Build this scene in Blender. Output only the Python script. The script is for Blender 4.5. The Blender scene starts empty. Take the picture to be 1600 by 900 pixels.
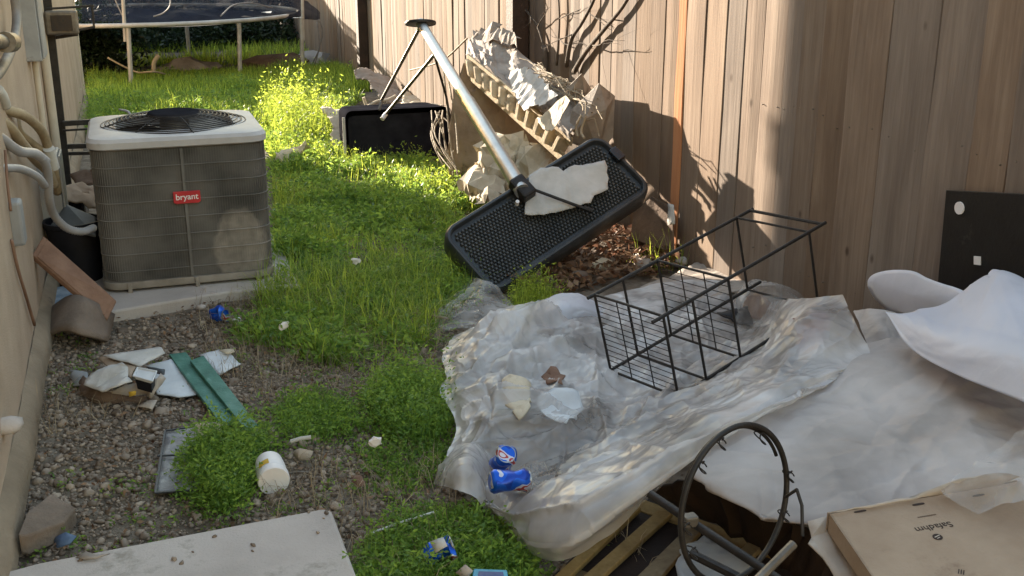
import bpy, bmesh, math, random
import numpy as np
from mathutils import Vector, Matrix, noise as mnoise
random.seed(7); rng = np.random.default_rng(11)
SC = bpy.context.scene
COL = SC.collection
# ------------------------------------------------------------------ camera
FPX, CAMH = 1704.0, 1.65
PITCH = math.atan2(543, 1704); YAW = math.atan2(619, math.hypot(543, 1704))
RIGHT = np.array([math.cos(YAW), -math.sin(YAW), 0.0])
FWD = np.array([math.sin(YAW) * math.cos(PITCH), math.cos(YAW) * math.cos(PITCH), -math.sin(PITCH)])
UP = np.cross(RIGHT, FWD); CP = np.array([0, 0, CAMH])
cd = bpy.data.cameras.new('camera'); cam = bpy.data.objects.new('camera', cd); COL.objects.link(cam)
cd.sensor_width = 36; cd.lens = FPX / 1600 * 36; cd.clip_start = 0.05; cd.clip_end = 500
cam.matrix_world = Matrix(((RIGHT[0], UP[0], -FWD[0], 0), (RIGHT[1], UP[1], -FWD[1], 0), (RIGHT[2], UP[2], -FWD[2], CAMH), (0, 0, 0, 1)))
SC.camera = cam
# ------------------------------------------------------------------ light
SUN_EL = math.atan(0.215); SX, SY = -0.3585, 0.9335      # horizontal direction towards the sun
w = bpy.data.worlds.new('World'); SC.world = w; w.use_nodes = True
nt = w.node_tree; bg = nt.nodes['Background']; sky = nt.nodes.new('ShaderNodeTexSky')
sky.sky_type = 'NISHITA'; sky.sun_disc = False; sky.sun_elevation = SUN_EL; sky.sun_rotation = math.atan2(SX, SY)
sky.air_density = 2.2; sky.dust_density = 0.4; sky.ozone_density = 2.6
wb = nt.nodes.new('ShaderNodeMix'); wb.data_type = 'RGBA'; wb.blend_type = 'MULTIPLY'; wb.inputs[0].default_value = 1.0; wb.inputs[7].default_value = (1.16, 0.99, 0.96, 1)   # white balance of the daylight
nt.links.new(sky.outputs[0], wb.inputs[6]); nt.links.new(wb.outputs[2], bg.inputs[0]); bg.inputs[1].default_value = 0.15
sl = bpy.data.lights.new('sun', 'SUN'); sl.energy = 4.6; sl.angle = math.radians(0.5); sl.color = (1.0, 0.87, 0.70)
so = bpy.data.objects.new('sun', sl); COL.objects.link(so)
so.rotation_euler = Vector((-SX * math.cos(SUN_EL), -SY * math.cos(SUN_EL), -math.sin(SUN_EL))).to_track_quat('-Z', 'Y').to_euler()
SC.view_settings.view_transform = 'Standard'; SC.view_settings.look = 'None'
SC.view_settings.exposure = 2.15; SC.view_settings.gamma = 1.0
SC.cycles.max_bounces = 8; SC.cycles.transparent_max_bounces = 12

# ------------------------------------------------------------------ reading real points off the view
def ray(px, py): return RIGHT * (px - 800) + UP * (450 - py) + FWD * FPX
def G(px, py, z=0.0):
    d = ray(px, py); return CP + d * ((z - CAMH) / d[2])
def AX(px, py, X):
    d = ray(px, py); return CP + d * (X / d[0])
def AY(px, py, Y):
    d = ray(px, py); return CP + d * (Y / d[1])
def PL(px, py, o, n, off=0.0):
    d = ray(px, py); o = np.array(o, float) + np.array(n) * off
    return CP + d * (np.dot(o - CP, n) / np.dot(d, n))
def DD(px, py, dist):
    d = ray(px, py); return CP + d / np.linalg.norm(d) * dist

# ------------------------------------------------------------------ noise
def _h(i, j, s):
    n = (i * 374761393 + j * 668265263 + s * 1442695041) & 0xffffffff
    n = ((n ^ (n >> 13)) * 1274126177) & 0xffffffff
    return ((n ^ (n >> 16)) & 0xffff) / 65535.0
def vn(x, y, s=0):
    x = np.asarray(x, float); y = np.asarray(y, float)
    i = np.floor(x).astype(np.int64); j = np.floor(y).astype(np.int64); u = x - i; v = y - j
    u = u * u * (3 - 2 * u); v = v * v * (3 - 2 * v)
    a = _h(i, j, s); b = _h(i + 1, j, s); c = _h(i, j + 1, s); d = _h(i + 1, j + 1, s)
    return (a * (1 - u) + b * u) * (1 - v) + (c * (1 - u) + d * u) * v
def fbm(x, y, s=0, o=4):
    r = 0; a = .5; t = 0
    for k in range(o):
        r = r + a * vn(x * 2 ** k, y * 2 ** k, s + k * 17); t += a; a *= .5
    return r / t
def gz(x, y):
    return 0.03 * (fbm(np.asarray(x) * 1.3, np.asarray(y) * 1.3, 3) - 0.5)

# ------------------------------------------------------------------ materials
def newmat(name):
    m = bpy.data.materials.new(name); m.use_nodes = True
    n = m.node_tree; return m, n, n.nodes['Principled BSDF']
def pm(name, cols, scale=8, rough=.7, bump=.3, bscale=None, stretch=(1, 1, 1), metal=0, spec=.4, rnd=0.0, detail=6, dist=0.0, spots=None, coat=0):
    m, n, p = newmat(name); N, L = n.nodes, n.links
    tc = N.new('ShaderNodeTexCoord'); mp = N.new('ShaderNodeMapping'); mp.inputs['Scale'].default_value = stretch
    L.new(tc.outputs['Object'], mp.inputs[0])
    vec = mp.outputs[0]
    if rnd:
        oi = N.new('ShaderNodeObjectInfo'); cx = N.new('ShaderNodeCombineXYZ')
        mu = N.new('ShaderNodeMath'); mu.operation = 'MULTIPLY'; mu.inputs[1].default_value = 37.0
        L.new(oi.outputs['Random'], mu.inputs[0]); L.new(mu.outputs[0], cx.inputs[0]); L.new(mu.outputs[0], cx.inputs[1])
        ad = N.new('ShaderNodeVectorMath'); L.new(vec, ad.inputs[0]); L.new(cx.outputs[0], ad.inputs[1]); vec = ad.outputs[0]
    ns = N.new('ShaderNodeTexNoise'); ns.inputs['Scale'].default_value = scale; ns.inputs['Detail'].default_value = detail
    ns.inputs['Roughness'].default_value = .62; ns.inputs['Distortion'].default_value = dist
    L.new(vec, ns.inputs['Vector'])
    cr = N.new('ShaderNodeValToRGB'); L.new(ns.outputs[0], cr.inputs[0]); e = cr.color_ramp.elements
    k = len(cols)
    pos = [.32 + .36 * i / max(1, k - 1) for i in range(k)]
    e[0].position = pos[0]; e[0].color = (*cols[0], 1); e[1].position = pos[-1]; e[1].color = (*cols[-1], 1)
    for i in range(1, k - 1):
        q = e.new(pos[i]); q.color = (*cols[i], 1)
    out = cr.outputs[0]
    if rnd:
        hs = N.new('ShaderNodeHueSaturation'); mr = N.new('ShaderNodeMapRange')
        mr.inputs[3].default_value = 1 - rnd; mr.inputs[4].default_value = 1 + rnd
        L.new(oi.outputs['Random'], mr.inputs[0]); L.new(mr.outputs[0], hs.inputs['Value'])
        wn = N.new('ShaderNodeTexWhiteNoise'); wn.noise_dimensions = '1D'; L.new(mu.outputs[0], wn.inputs['W'])
        m2 = N.new('ShaderNodeMapRange'); m2.inputs[3].default_value = .5; m2.inputs[4].default_value = 1.25
        L.new(wn.outputs[0], m2.inputs[0]); L.new(m2.outputs[0], hs.inputs['Saturation'])
        L.new(out, hs.inputs['Color']); out = hs.outputs[0]
    if spots:
        scol, sscale, thr = spots
        s2 = N.new('ShaderNodeTexNoise'); s2.inputs['Scale'].default_value = sscale; s2.inputs['Detail'].default_value = 8; s2.inputs['Roughness'].default_value = .7
        L.new(tc.outputs['Object'], s2.inputs['Vector'])
        r2 = N.new('ShaderNodeMapRange'); r2.inputs[1].default_value = thr; r2.inputs[2].default_value = thr + .1
        L.new(s2.outputs[0], r2.inputs[0]); mx = N.new('ShaderNodeMix'); mx.data_type = 'RGBA'
        L.new(r2.outputs[0], mx.inputs[0]); L.new(out, mx.inputs[6]); mx.inputs[7].default_value = (*scol, 1); out = mx.outputs[2]
    L.new(out, p.inputs['Base Color'])
    p.inputs['Roughness'].default_value = rough; p.inputs['Metallic'].default_value = metal
    p.inputs['Specular IOR Level'].default_value = spec; p.inputs['Coat Weight'].default_value = coat
    if bump:
        b2 = N.new('ShaderNodeTexNoise'); b2.inputs['Scale'].default_value = bscale or scale * 3; b2.inputs['Detail'].default_value = 8
        b2.inputs['Roughness'].default_value = .65
        L.new(vec, b2.inputs['Vector']); bp = N.new('ShaderNodeBump'); bp.inputs['Strength'].default_value = bump; bp.inputs['Distance'].default_value = .02
        L.new(b2.outputs[0], bp.inputs['Height']); L.new(bp.outputs[0], p.inputs['Normal'])
    m['out'] = 1
    return m

def wood_mat(name, c0, c1, c2, knots=True, rnd=.2):
    m, n, p = newmat(name); N, L = n.nodes, n.links
    tc = N.new('ShaderNodeTexCoord'); oi = N.new('ShaderNodeObjectInfo')
    mu = N.new('ShaderNodeMath'); mu.operation = 'MULTIPLY'; mu.inputs[1].default_value = 53.0; L.new(oi.outputs['Random'], mu.inputs[0])
    cx = N.new('ShaderNodeCombineXYZ'); [L.new(mu.outputs[0], cx.inputs[i]) for i in range(3)]
    ad = N.new('ShaderNodeVectorMath'); L.new(tc.outputs['Object'], ad.inputs[0]); L.new(cx.outputs[0], ad.inputs[1])
    def nz(st, sc, det=6, dist=0, ro=.6):
        mp = N.new('ShaderNodeMapping'); mp.inputs['Scale'].default_value = st; L.new(ad.outputs[0], mp.inputs[0])
        t = N.new('ShaderNodeTexNoise'); t.inputs['Scale'].default_value = sc; t.inputs['Detail'].default_value = det
        t.inputs['Distortion'].default_value = dist; t.inputs['Roughness'].default_value = ro; L.new(mp.outputs[0], t.inputs['Vector']); return t
    g1 = nz((1, 1, .04), 55, 5, .4); g2 = nz((1, 1, .12), 12, 5, .8); g3 = nz((1, 1, .35), 3.2, 5, .3)
    cr = N.new('ShaderNodeValToRGB'); e = cr.color_ramp.elements; e[0].position = .3; e[0].color = (*c0, 1); e[1].position = .7; e[1].color = (*c2, 1)
    q = e.new(.5); q.color = (*c1, 1)
    mx0 = N.new('ShaderNodeMath'); mx0.operation = 'MULTIPLY_ADD'; mx0.inputs[1].default_value = .45
    m3 = N.new('ShaderNodeMath'); m3.operation = 'MULTIPLY'; m3.inputs[1].default_value = .3; L.new(g2.outputs[0], m3.inputs[0])
    m4 = N.new('ShaderNodeMath'); m4.operation = 'MULTIPLY_ADD'; m4.inputs[1].default_value = .28
    L.new(g3.outputs[0], mx0.inputs[0]); L.new(m3.outputs[0], mx0.inputs[2])
    L.new(g1.outputs[0], m4.inputs[0]); L.new(mx0.outputs[0], m4.inputs[2]); L.new(m4.outputs[0], cr.inputs[0])
    hs = N.new('ShaderNodeHueSaturation'); wn = N.new('ShaderNodeTexWhiteNoise'); wn.noise_dimensions = '1D'; L.new(mu.outputs[0], wn.inputs['W'])
    mr = N.new('ShaderNodeMapRange'); mr.inputs[3].default_value = 1 - rnd; mr.inputs[4].default_value = 1 + rnd; L.new(oi.outputs['Random'], mr.inputs[0])
    m2 = N.new('ShaderNodeMapRange'); m2.inputs[3].default_value = .7; m2.inputs[4].default_value = 1.15; L.new(wn.outputs[0], m2.inputs[0])
    L.new(mr.outputs[0], hs.inputs['Value']); L.new(m2.outputs[0], hs.inputs['Saturation']); L.new(cr.outputs[0], hs.inputs['Color'])
    out = hs.outputs[0]
    if knots:
        mp = N.new('ShaderNodeMapping'); mp.inputs['Scale'].default_value = (1, 1, .62); L.new(ad.outputs[0], mp.inputs[0])
        vo = N.new('ShaderNodeTexVoronoi'); vo.inputs['Scale'].default_value = 4.6; L.new(mp.outputs[0], vo.inputs['Vector'])
        r2 = N.new('ShaderNodeMapRange'); r2.inputs[1].default_value = .025; r2.inputs[2].default_value = .075; r2.inputs[3].default_value = .75; r2.inputs[4].default_value = 0
        L.new(vo.outputs['Distance'], r2.inputs[0]); mx = N.new('ShaderNodeMix'); mx.data_type = 'RGBA'
        L.new(r2.outputs[0], mx.inputs[0]); L.new(out, mx.inputs[6]); mx.inputs[7].default_value = (.05, .03, .02, 1); out = mx.outputs[2]
    L.new(out, p.inputs['Base Color']); p.inputs['Roughness'].default_value = .85; p.inputs['Specular IOR Level'].default_value = .2
    bp = N.new('ShaderNodeBump'); bp.inputs['Strength'].default_value = .5; bp.inputs['Distance'].default_value = .006
    L.new(g1.outputs[0], bp.inputs['Height']); L.new(bp.outputs[0], p.inputs['Normal'])
    return m

def leaf_mat(name, c0, c1, trans=.45):
    m, n, p = newmat(name); N, L = n.nodes, n.links
    at = N.new('ShaderNodeAttribute'); at.attribute_name = 'tint'
    cr = N.new('ShaderNodeValToRGB'); e = cr.color_ramp.elements; e[0].color = (*c0, 1); e[1].color = (*c1, 1)
    L.new(at.outputs['Fac'], cr.inputs[0]); L.new(cr.outputs[0], p.inputs['Base Color']); p.inputs['Roughness'].default_value = .5
    p.inputs['Specular IOR Level'].default_value = .3
    tr = N.new('ShaderNodeBsdfTranslucent'); hs = N.new('ShaderNodeHueSaturation'); hs.inputs['Value'].default_value = 2.4; hs.inputs['Hue'].default_value = .475
    L.new(cr.outputs[0], hs.inputs['Color']); L.new(hs.outputs[0], tr.inputs['Color'])
    mx = N.new('ShaderNodeMixShader'); mx.inputs[0].default_value = trans
    L.new(p.outputs[0], mx.inputs[1]); L.new(tr.outputs[0], mx.inputs[2]); L.new(mx.outputs[0], n.nodes['Material Output'].inputs[0])
    return m

def film_mat(name, col, opac=.7, trans=.35, rough=.3, scale=5, dirt=None, var=.2, bst=.35, crinkle=0, masked=False):
    m, n, p = newmat(name); N, L = n.nodes, n.links
    tc = N.new('ShaderNodeTexCoord'); ns = N.new('ShaderNodeTexNoise'); ns.inputs['Scale'].default_value = scale; ns.inputs['Detail'].default_value = 7
    L.new(tc.outputs['Object'], ns.inputs['Vector'])
    cr = N.new('ShaderNodeValToRGB'); e = cr.color_ramp.elements; e[0].position = .35; e[1].position = .62
    e[0].color = (*(dirt or tuple(c * .7 for c in col)), 1); e[1].color = (*col, 1); L.new(ns.outputs[0], cr.inputs[0])
    L.new(cr.outputs[0], p.inputs['Base Color']); p.inputs['Roughness'].default_value = rough; p.inputs['Specular IOR Level'].default_value = .6
    tr = N.new('ShaderNodeBsdfTranslucent'); L.new(cr.outputs[0], tr.inputs['Color'])
    m1 = N.new('ShaderNodeMixShader'); m1.inputs[0].default_value = trans; L.new(p.outputs[0], m1.inputs[1]); L.new(tr.outputs[0], m1.inputs[2])
    tp = N.new('ShaderNodeBsdfTransparent'); m2 = N.new('ShaderNodeMixShader')
    n2 = N.new('ShaderNodeTexNoise'); n2.inputs['Scale'].default_value = 3.1; n2.inputs['Detail'].default_value = 4; L.new(tc.outputs['Object'], n2.inputs['Vector'])
    mr = N.new('ShaderNodeMapRange'); mr.inputs[1].default_value = .35; mr.inputs[2].default_value = .65; mr.inputs[3].default_value = max(0, opac - var); mr.inputs[4].default_value = min(1, opac + var)
    L.new(n2.outputs[0], mr.inputs[0]); L.new(mr.outputs[0], m2.inputs[0])
    L.new(tp.outputs[0], m2.inputs[1]); L.new(m1.outputs[0], m2.inputs[2]); L.new(m2.outputs[0], N['Material Output'].inputs[0])
    b = N.new('ShaderNodeTexNoise'); b.inputs['Scale'].default_value = 22; b.inputs['Detail'].default_value = 5; b.inputs['Distortion'].default_value = 1.5; L.new(tc.outputs['Object'], b.inputs['Vector'])
    bp = N.new('ShaderNodeBump'); bp.inputs['Strength'].default_value = bst; bp.inputs['Distance'].default_value = .02; L.new(b.outputs[0], bp.inputs['Height'])
    last = bp.outputs[0]
    if crinkle:      # sharp facets of crumpled film, two sizes
        wp = N.new('ShaderNodeTexNoise'); wp.inputs['Scale'].default_value = 4; L.new(tc.outputs['Object'], wp.inputs['Vector'])
        sc_ = N.new('ShaderNodeVectorMath'); sc_.operation = 'SCALE'; sc_.inputs[3].default_value = .22; L.new(wp.outputs['Color'], sc_.inputs[0])
        av = N.new('ShaderNodeVectorMath'); L.new(tc.outputs['Object'], av.inputs[0]); L.new(sc_.outputs[0], av.inputs[1])
        if masked:
            at = N.new('ShaderNodeAttribute'); at.attribute_name = 'crumple'; ml = N.new('ShaderNodeMath'); ml.operation = 'MULTIPLY'; ml.inputs[1].default_value = crinkle; L.new(at.outputs['Fac'], ml.inputs[0])
        for sz, ds in ((6.5, .06), (15, .026)):
            vo = N.new('ShaderNodeTexVoronoi'); vo.inputs['Scale'].default_value = sz; L.new(av.outputs[0], vo.inputs['Vector'])
            b3 = N.new('ShaderNodeBump'); b3.inputs['Strength'].default_value = crinkle; b3.inputs['Distance'].default_value = ds
            L.new(vo.outputs['Distance'], b3.inputs['Height'])
            if masked: L.new(ml.outputs[0], b3.inputs['Strength'])
            L.new(last, b3.inputs['Normal']); last = b3.outputs[0]
    L.new(last, p.inputs['Normal']); L.new(last, tr.inputs['Normal'])
    return m

# ------------------------------------------------------------------ mesh builder
ROOTS = {}
def wloc(o):
    v = np.zeros(3)
    while o is not None:
        v += np.array(o.location[:]); o = o.parent
    return v
def props(o, label=None, cat=None, group=None, kind=None):
    if label: o['label'] = label
    if cat: o['category'] = cat
    if group: o['group'] = group
    if kind: o['kind'] = kind
    return o
def thing(name, loc, label, cat, group=None):
    o = bpy.data.objects.new(name, None); COL.objects.link(o); o.location = tuple(loc); o.empty_display_size = .05
    return props(o, label, cat, group)
def frame_of(d):
    d = np.array(d, float); d /= np.linalg.norm(d)
    a = np.array([0, 0, 1.]) if abs(d[2]) < .9 else np.array([1., 0, 0])
    u = np.cross(d, a); u /= np.linalg.norm(u); v = np.cross(d, u); return d, u, v
class MB:
    def __init__(s): s.v = []; s.f = []; s.fc = []; s.vc = 0
    def add(s, vs, fs, c=None):
        b = len(s.v); s.v += [tuple(map(float, q)) for q in vs]; s.f += [tuple(b + i for i in f) for f in fs]; return s
    def hexa(s, p):    # 4 bottom, 4 top
        return s.add(p, [(0, 3, 2, 1), (4, 5, 6, 7), (0, 1, 5, 4), (1, 2, 6, 5), (2, 3, 7, 6), (3, 0, 4, 7)])
    def box(s, c, sz, ax=None):
        c = np.array(c, float); ax = np.eye(3) if ax is None else np.array(ax, float)
        h = [ax[i] * sz[i] / 2 for i in range(3)]
        p = [c - h[0] - h[1] - h[2], c + h[0] - h[1] - h[2], c + h[0] + h[1] - h[2], c - h[0] + h[1] - h[2]]
        return s.hexa(p + [q + 2 * h[2] for q in p])
    def bb(s, x0, x1, y0, y1, z0, z1): return s.box(((x0 + x1) / 2, (y0 + y1) / 2, (z0 + z1) / 2), (x1 - x0, y1 - y0, z1 - z0))
    def bar(s, a, b, wd, th=None):
        a, b = np.array(a, float), np.array(b, float); d, u, v = frame_of(b - a); return s.box((a + b) / 2, (np.linalg.norm(b - a), wd, th or wd), (d, u, v))
    def tube(s, path, r, n=8, closed=False, cap=True):
        P = [np.array(q, float) for q in path]; K = len(P)
        R = r if hasattr(r, '__len__') else [r] * K
        d0 = P[1] - P[0]; _, u, v = frame_of(d0); vs = []
        for i in range(K):
            if closed: t = P[(i + 1) % K] - P[i - 1]
            else: t = P[min(i + 1, K - 1)] - P[max(i - 1, 0)]
            t = t / (np.linalg.norm(t) + 1e-12); u = u - t * np.dot(u, t); u /= np.linalg.norm(u) + 1e-12; v = np.cross(t, u)
            vs += [P[i] + R[i] * (math.cos(2 * math.pi * k / n) * u + math.sin(2 * math.pi * k / n) * v) for k in range(n)]
        fs = []
        for i in range(K if closed else K - 1):
            j = (i + 1) % K
            for k in range(n):
                l = (k + 1) % n; fs.append((i * n + k, i * n + l, j * n + l, j * n + k))
        if cap and not closed: fs += [tuple(range(n))[::-1], tuple((K - 1) * n + k for k in range(n))]
        return s.add(vs, fs)
    def loft(s, rings, cap0=True, cap1=True):
        n = len(rings[0]); vs = [q for r in rings for q in r]; fs = []
        for i in range(len(rings) - 1):
            for k in range(n):
                l = (k + 1) % n; fs.append((i * n + k, i * n + l, (i + 1) * n + l, (i + 1) * n + k))
        if cap0: fs.append(tuple(range(n))[::-1])
        if cap1: fs.append(tuple((len(rings) - 1) * n + k for k in range(n)))
        return s.add(vs, fs)
    def lathe(s, prof, o, axis=(0, 0, 1), n=24, squash=None):
        d, u, v = frame_of(axis); o = np.array(o, float)
        rings = []
        for (r, h) in prof:
            rings.append([o + d * h + r * (math.cos(2 * math.pi * k / n) * u + math.sin(2 * math.pi * k / n) * v) for k in range(n)])
        if squash: rings = [[np.array(squash(q, i, k)) for k, q in enumerate(rg)] for i, rg in enumerate(rings)]
        return s.loft(rings)
    def prism(s, poly, t):
        n = len(poly); P = [np.array(q, float) for q in poly]; t = np.array(t, float)
        return s.add(P + [q + t for q in P], [tuple(range(n))[::-1], tuple(range(n, 2 * n))] + [(i, (i + 1) % n, n + (i + 1) % n, n + i) for i in range(n)])
    def grid(s, A):
        h, wd = A.shape[:2]; vs = A.reshape(-1, 3)
        return s.add(vs, [(i * wd + j, i * wd + j + 1, (i + 1) * wd + j + 1, (i + 1) * wd + j) for i in range(h - 1) for j in range(wd - 1)])
    def build(s, name, mat, parent=None, smooth=False, bevel=0, solid=0, label=None, cat=None, group=None, kind=None, sub=0):
        V = np.array(s.v)
        if parent is None:
            o0 = np.array([V[:, 0].mean(), V[:, 1].mean(), V[:, 2].min()])
        else: o0 = wloc(parent)
        me = bpy.data.meshes.new(name); me.from_pydata((V - o0).tolist(), [], s.f); 
        if mat: me.materials.append(mat)
        me.update()
        if smooth:
            me.polygons.foreach_set('use_smooth', [True] * len(me.polygons))
            if smooth != 1: me.set_sharp_from_angle(angle=math.radians(smooth))
        o = bpy.data.objects.new(name, me); COL.objects.link(o)
        if parent is None: o.location = tuple(o0)
        else: o.parent = parent
        if solid:
            q = o.modifiers.new('solid', 'SOLIDIFY'); q.thickness = solid; q.offset = 0
        if sub:
            q = o.modifiers.new('sub', 'SUBSURF'); q.levels = sub; q.render_levels = sub
        if bevel:
            q = o.modifiers.new('bevel', 'BEVEL'); q.width = bevel; q.segments = 2; q.limit_method = 'ANGLE'; q.angle_limit = math.radians(35)
        return props(o, label, cat, group, kind)
def fastmesh(name, V, F, mat, tint=None, smooth=False, o0=None, label=None, cat=None, group=None, kind=None, parent=None):
    """V (n,3), F (m,k) arrays"""
    V = np.asarray(V, np.float32); F = np.asarray(F, np.int32)
    if parent is not None: o0 = wloc(parent)
    if o0 is None: o0 = np.array([V[:, 0].mean(), V[:, 1].mean(), V[:, 2].min()])
    V = V - np.asarray(o0, np.float32)
    me = bpy.data.meshes.new(name); me.vertices.add(len(V)); me.vertices.foreach_set('co', V.ravel())
    k = F.shape[1]; me.loops.add(F.size); me.loops.foreach_set('vertex_index', F.ravel()); me.polygons.add(len(F))
    me.polygons.foreach_set('loop_start', np.arange(len(F), dtype=np.int32) * k)
    if smooth: me.polygons.foreach_set('use_smooth', np.ones(len(F), bool))
    if tint is not None:
        a = me.attributes.new('tint', 'FLOAT', 'POINT'); a.data.foreach_set('value', np.asarray(tint, np.float32))
    me.materials.append(mat); me.update(); me.validate()
    o = bpy.data.objects.new(name, me); COL.objects.link(o)
    if parent is not None: o.parent = parent
    else: o.location = tuple(map(float, o0))
    return props(o, label, cat, group, kind)
def catmull(A, n):    # A (k,...) -> (n,...)
    A = np.asarray(A, float); k = len(A); t = np.linspace(0, k - 1, n); i = np.clip(np.floor(t).astype(int), 0, k - 2); u = t - i
    E = np.concatenate([[2 * A[0] - A[1]], A, [2 * A[-1] - A[-2]]]); p0, p1, p2, p3 = E[i], E[i + 1], E[i + 2], E[i + 3]
    u = u.reshape((-1,) + (1,) * (A.ndim - 1))
    return .5 * ((2 * p1) + (-p0 + p2) * u + (2 * p0 - 5 * p1 + 4 * p2 - p3) * u ** 2 + (-p0 + 3 * p1 - 3 * p2 + p3) * u ** 3)
def lattice(L, nu, nv):
    A = np.array(L, float); A = catmull(A, nu); A = catmull(A.transpose(1, 0, 2), nv).transpose(1, 0, 2); return A
def normals(A):
    du = np.gradient(A, axis=0); dv = np.gradient(A, axis=1); n = np.cross(du, dv); n /= np.linalg.norm(n, axis=2, keepdims=True) + 1e-9
    n[n[..., 2] < 0] *= -1; return n
def folds(A, s, amp, fr=3.2, along=None):
    """sharp straight creases of finite length, as in crumpled film; unit height, scaled by amp"""
    rg = np.random.default_rng(s * 13 + 5); x, y = A[..., 0], A[..., 1]; x0, x1, y0, y1 = x.min(), x.max(), y.min(), y.max()
    area = (x1 - x0) * (y1 - y0); wx = x + .05 * (vn(x * 5, y * 5, s) - .5); wy = y + .05 * (vn(x * 5 + 7, y * 5, s) - .5); h = np.zeros_like(x); k_ = 3.2 / fr
    for cnt, wd_, a_, L_ in ((14, .07, .60, .36), (60, .026, .42, .20), (170, .012, .24, .12), (300, .007, .12, .07)):
        n = int(min(320, max(4, cnt * area / k_ ** 2)))
        for _ in range(n):
            th = rg.uniform(0, math.pi) if along is None or rg.random() < .45 else rg.normal(along, .3)
            cx_, cy_ = rg.uniform(x0, x1), rg.uniform(y0, y1); c, s_ = math.cos(th), math.sin(th)
            w1 = wd_ * k_ * rg.uniform(.6, 1.5); l1 = L_ * k_ * rg.uniform(.5, 1.6); aa = a_ * rg.uniform(.4, 1.2) * (1 if rg.random() < .75 else -1)
            dx_ = wx - cx_; dy_ = wy - cy_; d = -dx_ * s_ + dy_ * c; t_ = dx_ * c + dy_ * s_
            asym = np.where(d > 0, 1.0, rg.uniform(.35, 1))
            h += aa * np.exp(-np.abs(d) / (w1 * asym)) * np.exp(-(t_ / l1) ** 2)
    return amp * h
def sheet(name, pts, mat, thick=.003, amp=.01, freq=9, cuts=4, parent=None, seed=0, smooth=True, angular=False, **kw):
    """an uneven sheet whose outline is pts (3D)"""
    bm = bmesh.new(); P = np.array(pts, float)
    o0 = wloc(parent) if parent is not None else np.array([P[:, 0].mean(), P[:, 1].mean(), P[:, 2].min()])
    # rough outline
    Q = []
    for i in range(len(P)):
        a, b = P[i], P[(i + 1) % len(P)]; L = np.linalg.norm(b - a); m = max(1, int(L / .03))
        for j in range(m): Q.append(a + (b - a) * j / m + (rng.normal(0, amp * .25, 3) if j else 0))
    vs = [bm.verts.new(tuple(q - o0)) for q in Q]; bm.faces.new(vs)
    bmesh.ops.triangulate(bm, faces=bm.faces[:])
    for _ in range(cuts):
        le = [e for e in bm.edges if e.calc_length() > (.07 if angular else .035)]
        if not le: break
        bmesh.ops.subdivide_edges(bm, edges=le, cuts=1); bmesh.ops.triangulate(bm, faces=bm.faces[:])
    bm.normal_update()
    bmesh.ops.recalc_face_normals(bm, faces=bm.faces[:])
    ns = [v.normal.copy() for v in bm.verts]
    for v, nn in zip(bm.verts, ns):
        q = v.co * freq + Vector((seed * 7.3, seed * 3.1, 0))
        h = mnoise.noise(q) + .5 * (1 - 2 * abs(mnoise.noise(q * 2.1)))
        v.co += nn * h * amp
    me = bpy.data.meshes.new(name); bm.to_mesh(me); bm.free(); me.materials.append(mat)
    if smooth and not angular: me.polygons.foreach_set('use_smooth', [True] * len(me.polygons)); me.set_sharp_from_angle(angle=math.radians(28))
    o = bpy.data.objects.new(name, me); COL.objects.link(o)
    if parent is not None: o.parent = parent
    else: o.location = tuple(o0)
    q = o.modifiers.new('solid', 'SOLIDIFY'); q.thickness = thick; q.offset = 0
    return props(o, **kw)
def GP(*pts): return [G(*q) for q in pts]
def text_mesh(name, body, size, origin, xdir, ydir, mat, parent, extrude=.0008, bold=0):
    cu = bpy.data.curves.new(name, 'FONT'); cu.body = body; cu.size = size; cu.extrude = extrude; cu.align_x = 'CENTER'; cu.align_y = 'CENTER'; cu.offset = bold
    t = bpy.data.objects.new('tmp', cu); COL.objects.link(t); bpy.context.view_layer.update()
    me = bpy.data.meshes.new_from_object(t.evaluated_get(bpy.context.evaluated_depsgraph_get())); bpy.data.objects.remove(t)
    x = np.array(xdir, float); x /= np.linalg.norm(x); y = np.array(ydir, float); y -= x * np.dot(x, y); y /= np.linalg.norm(y); z = np.cross(x, y)
    o0 = np.array(origin, float) - wloc(parent)
    for v in me.vertices: v.co = Vector(o0 + x * v.co[0] + y * v.co[1] + z * v.co[2])
    me.materials.clear(); me.materials.append(mat); me.name = name
    o = bpy.data.objects.new(name, me); COL.objects.link(o); o.parent = parent; return o
def inpoly(x, y, poly):
    x = np.asarray(x); y = np.asarray(y); c = np.zeros(x.shape, bool); n = len(poly)
    for i in range(n):
        x1, y1 = poly[i]; x2, y2 = poly[(i + 1) % n]
        c ^= ((y1 > y) != (y2 > y)) & (x < (x2 - x1) * (y - y1) / ((y2 - y1) + 1e-12) + x1)
    return c

# materials
M = {}
M['ground'] = pm('soil', [(.08, .06, .045), (.17, .135, .10), (.26, .215, .17)], 9, .95, .9, 40, spots=((.24, .20, .16), 60, .6))
M['fence'] = wood_mat('weathered_wood', (.120, .083, .062), (.205, .148, .110), (.295, .225, .170), True, .11)
M['fence_orange'] = wood_mat('stained_wood', (.35, .12, .04), (.55, .22, .08), (.6, .30, .14), False, .02)
M['post'] = pm('dark_brown_steel', [(.03, .018, .012), (.06, .032, .022)], 12, .7, .3)
M['stucco'] = pm('tan_stucco', [(.40, .30, .22), (.47, .36, .27), (.54, .42, .32)], 2.2, .92, .5, 130, spots=((.31, .23, .17), 1.6, .58))
M['stem'] = pm('painted_foundation', [(.22, .17, .12), (.36, .28, .20)], 4, .9, .6, 60, spots=((.12, .09, .07), 7, .6))
M['trim'] = pm('cream_trim', [(.45, .38, .29), (.58, .50, .40)], 5, .7, .2)
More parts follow.
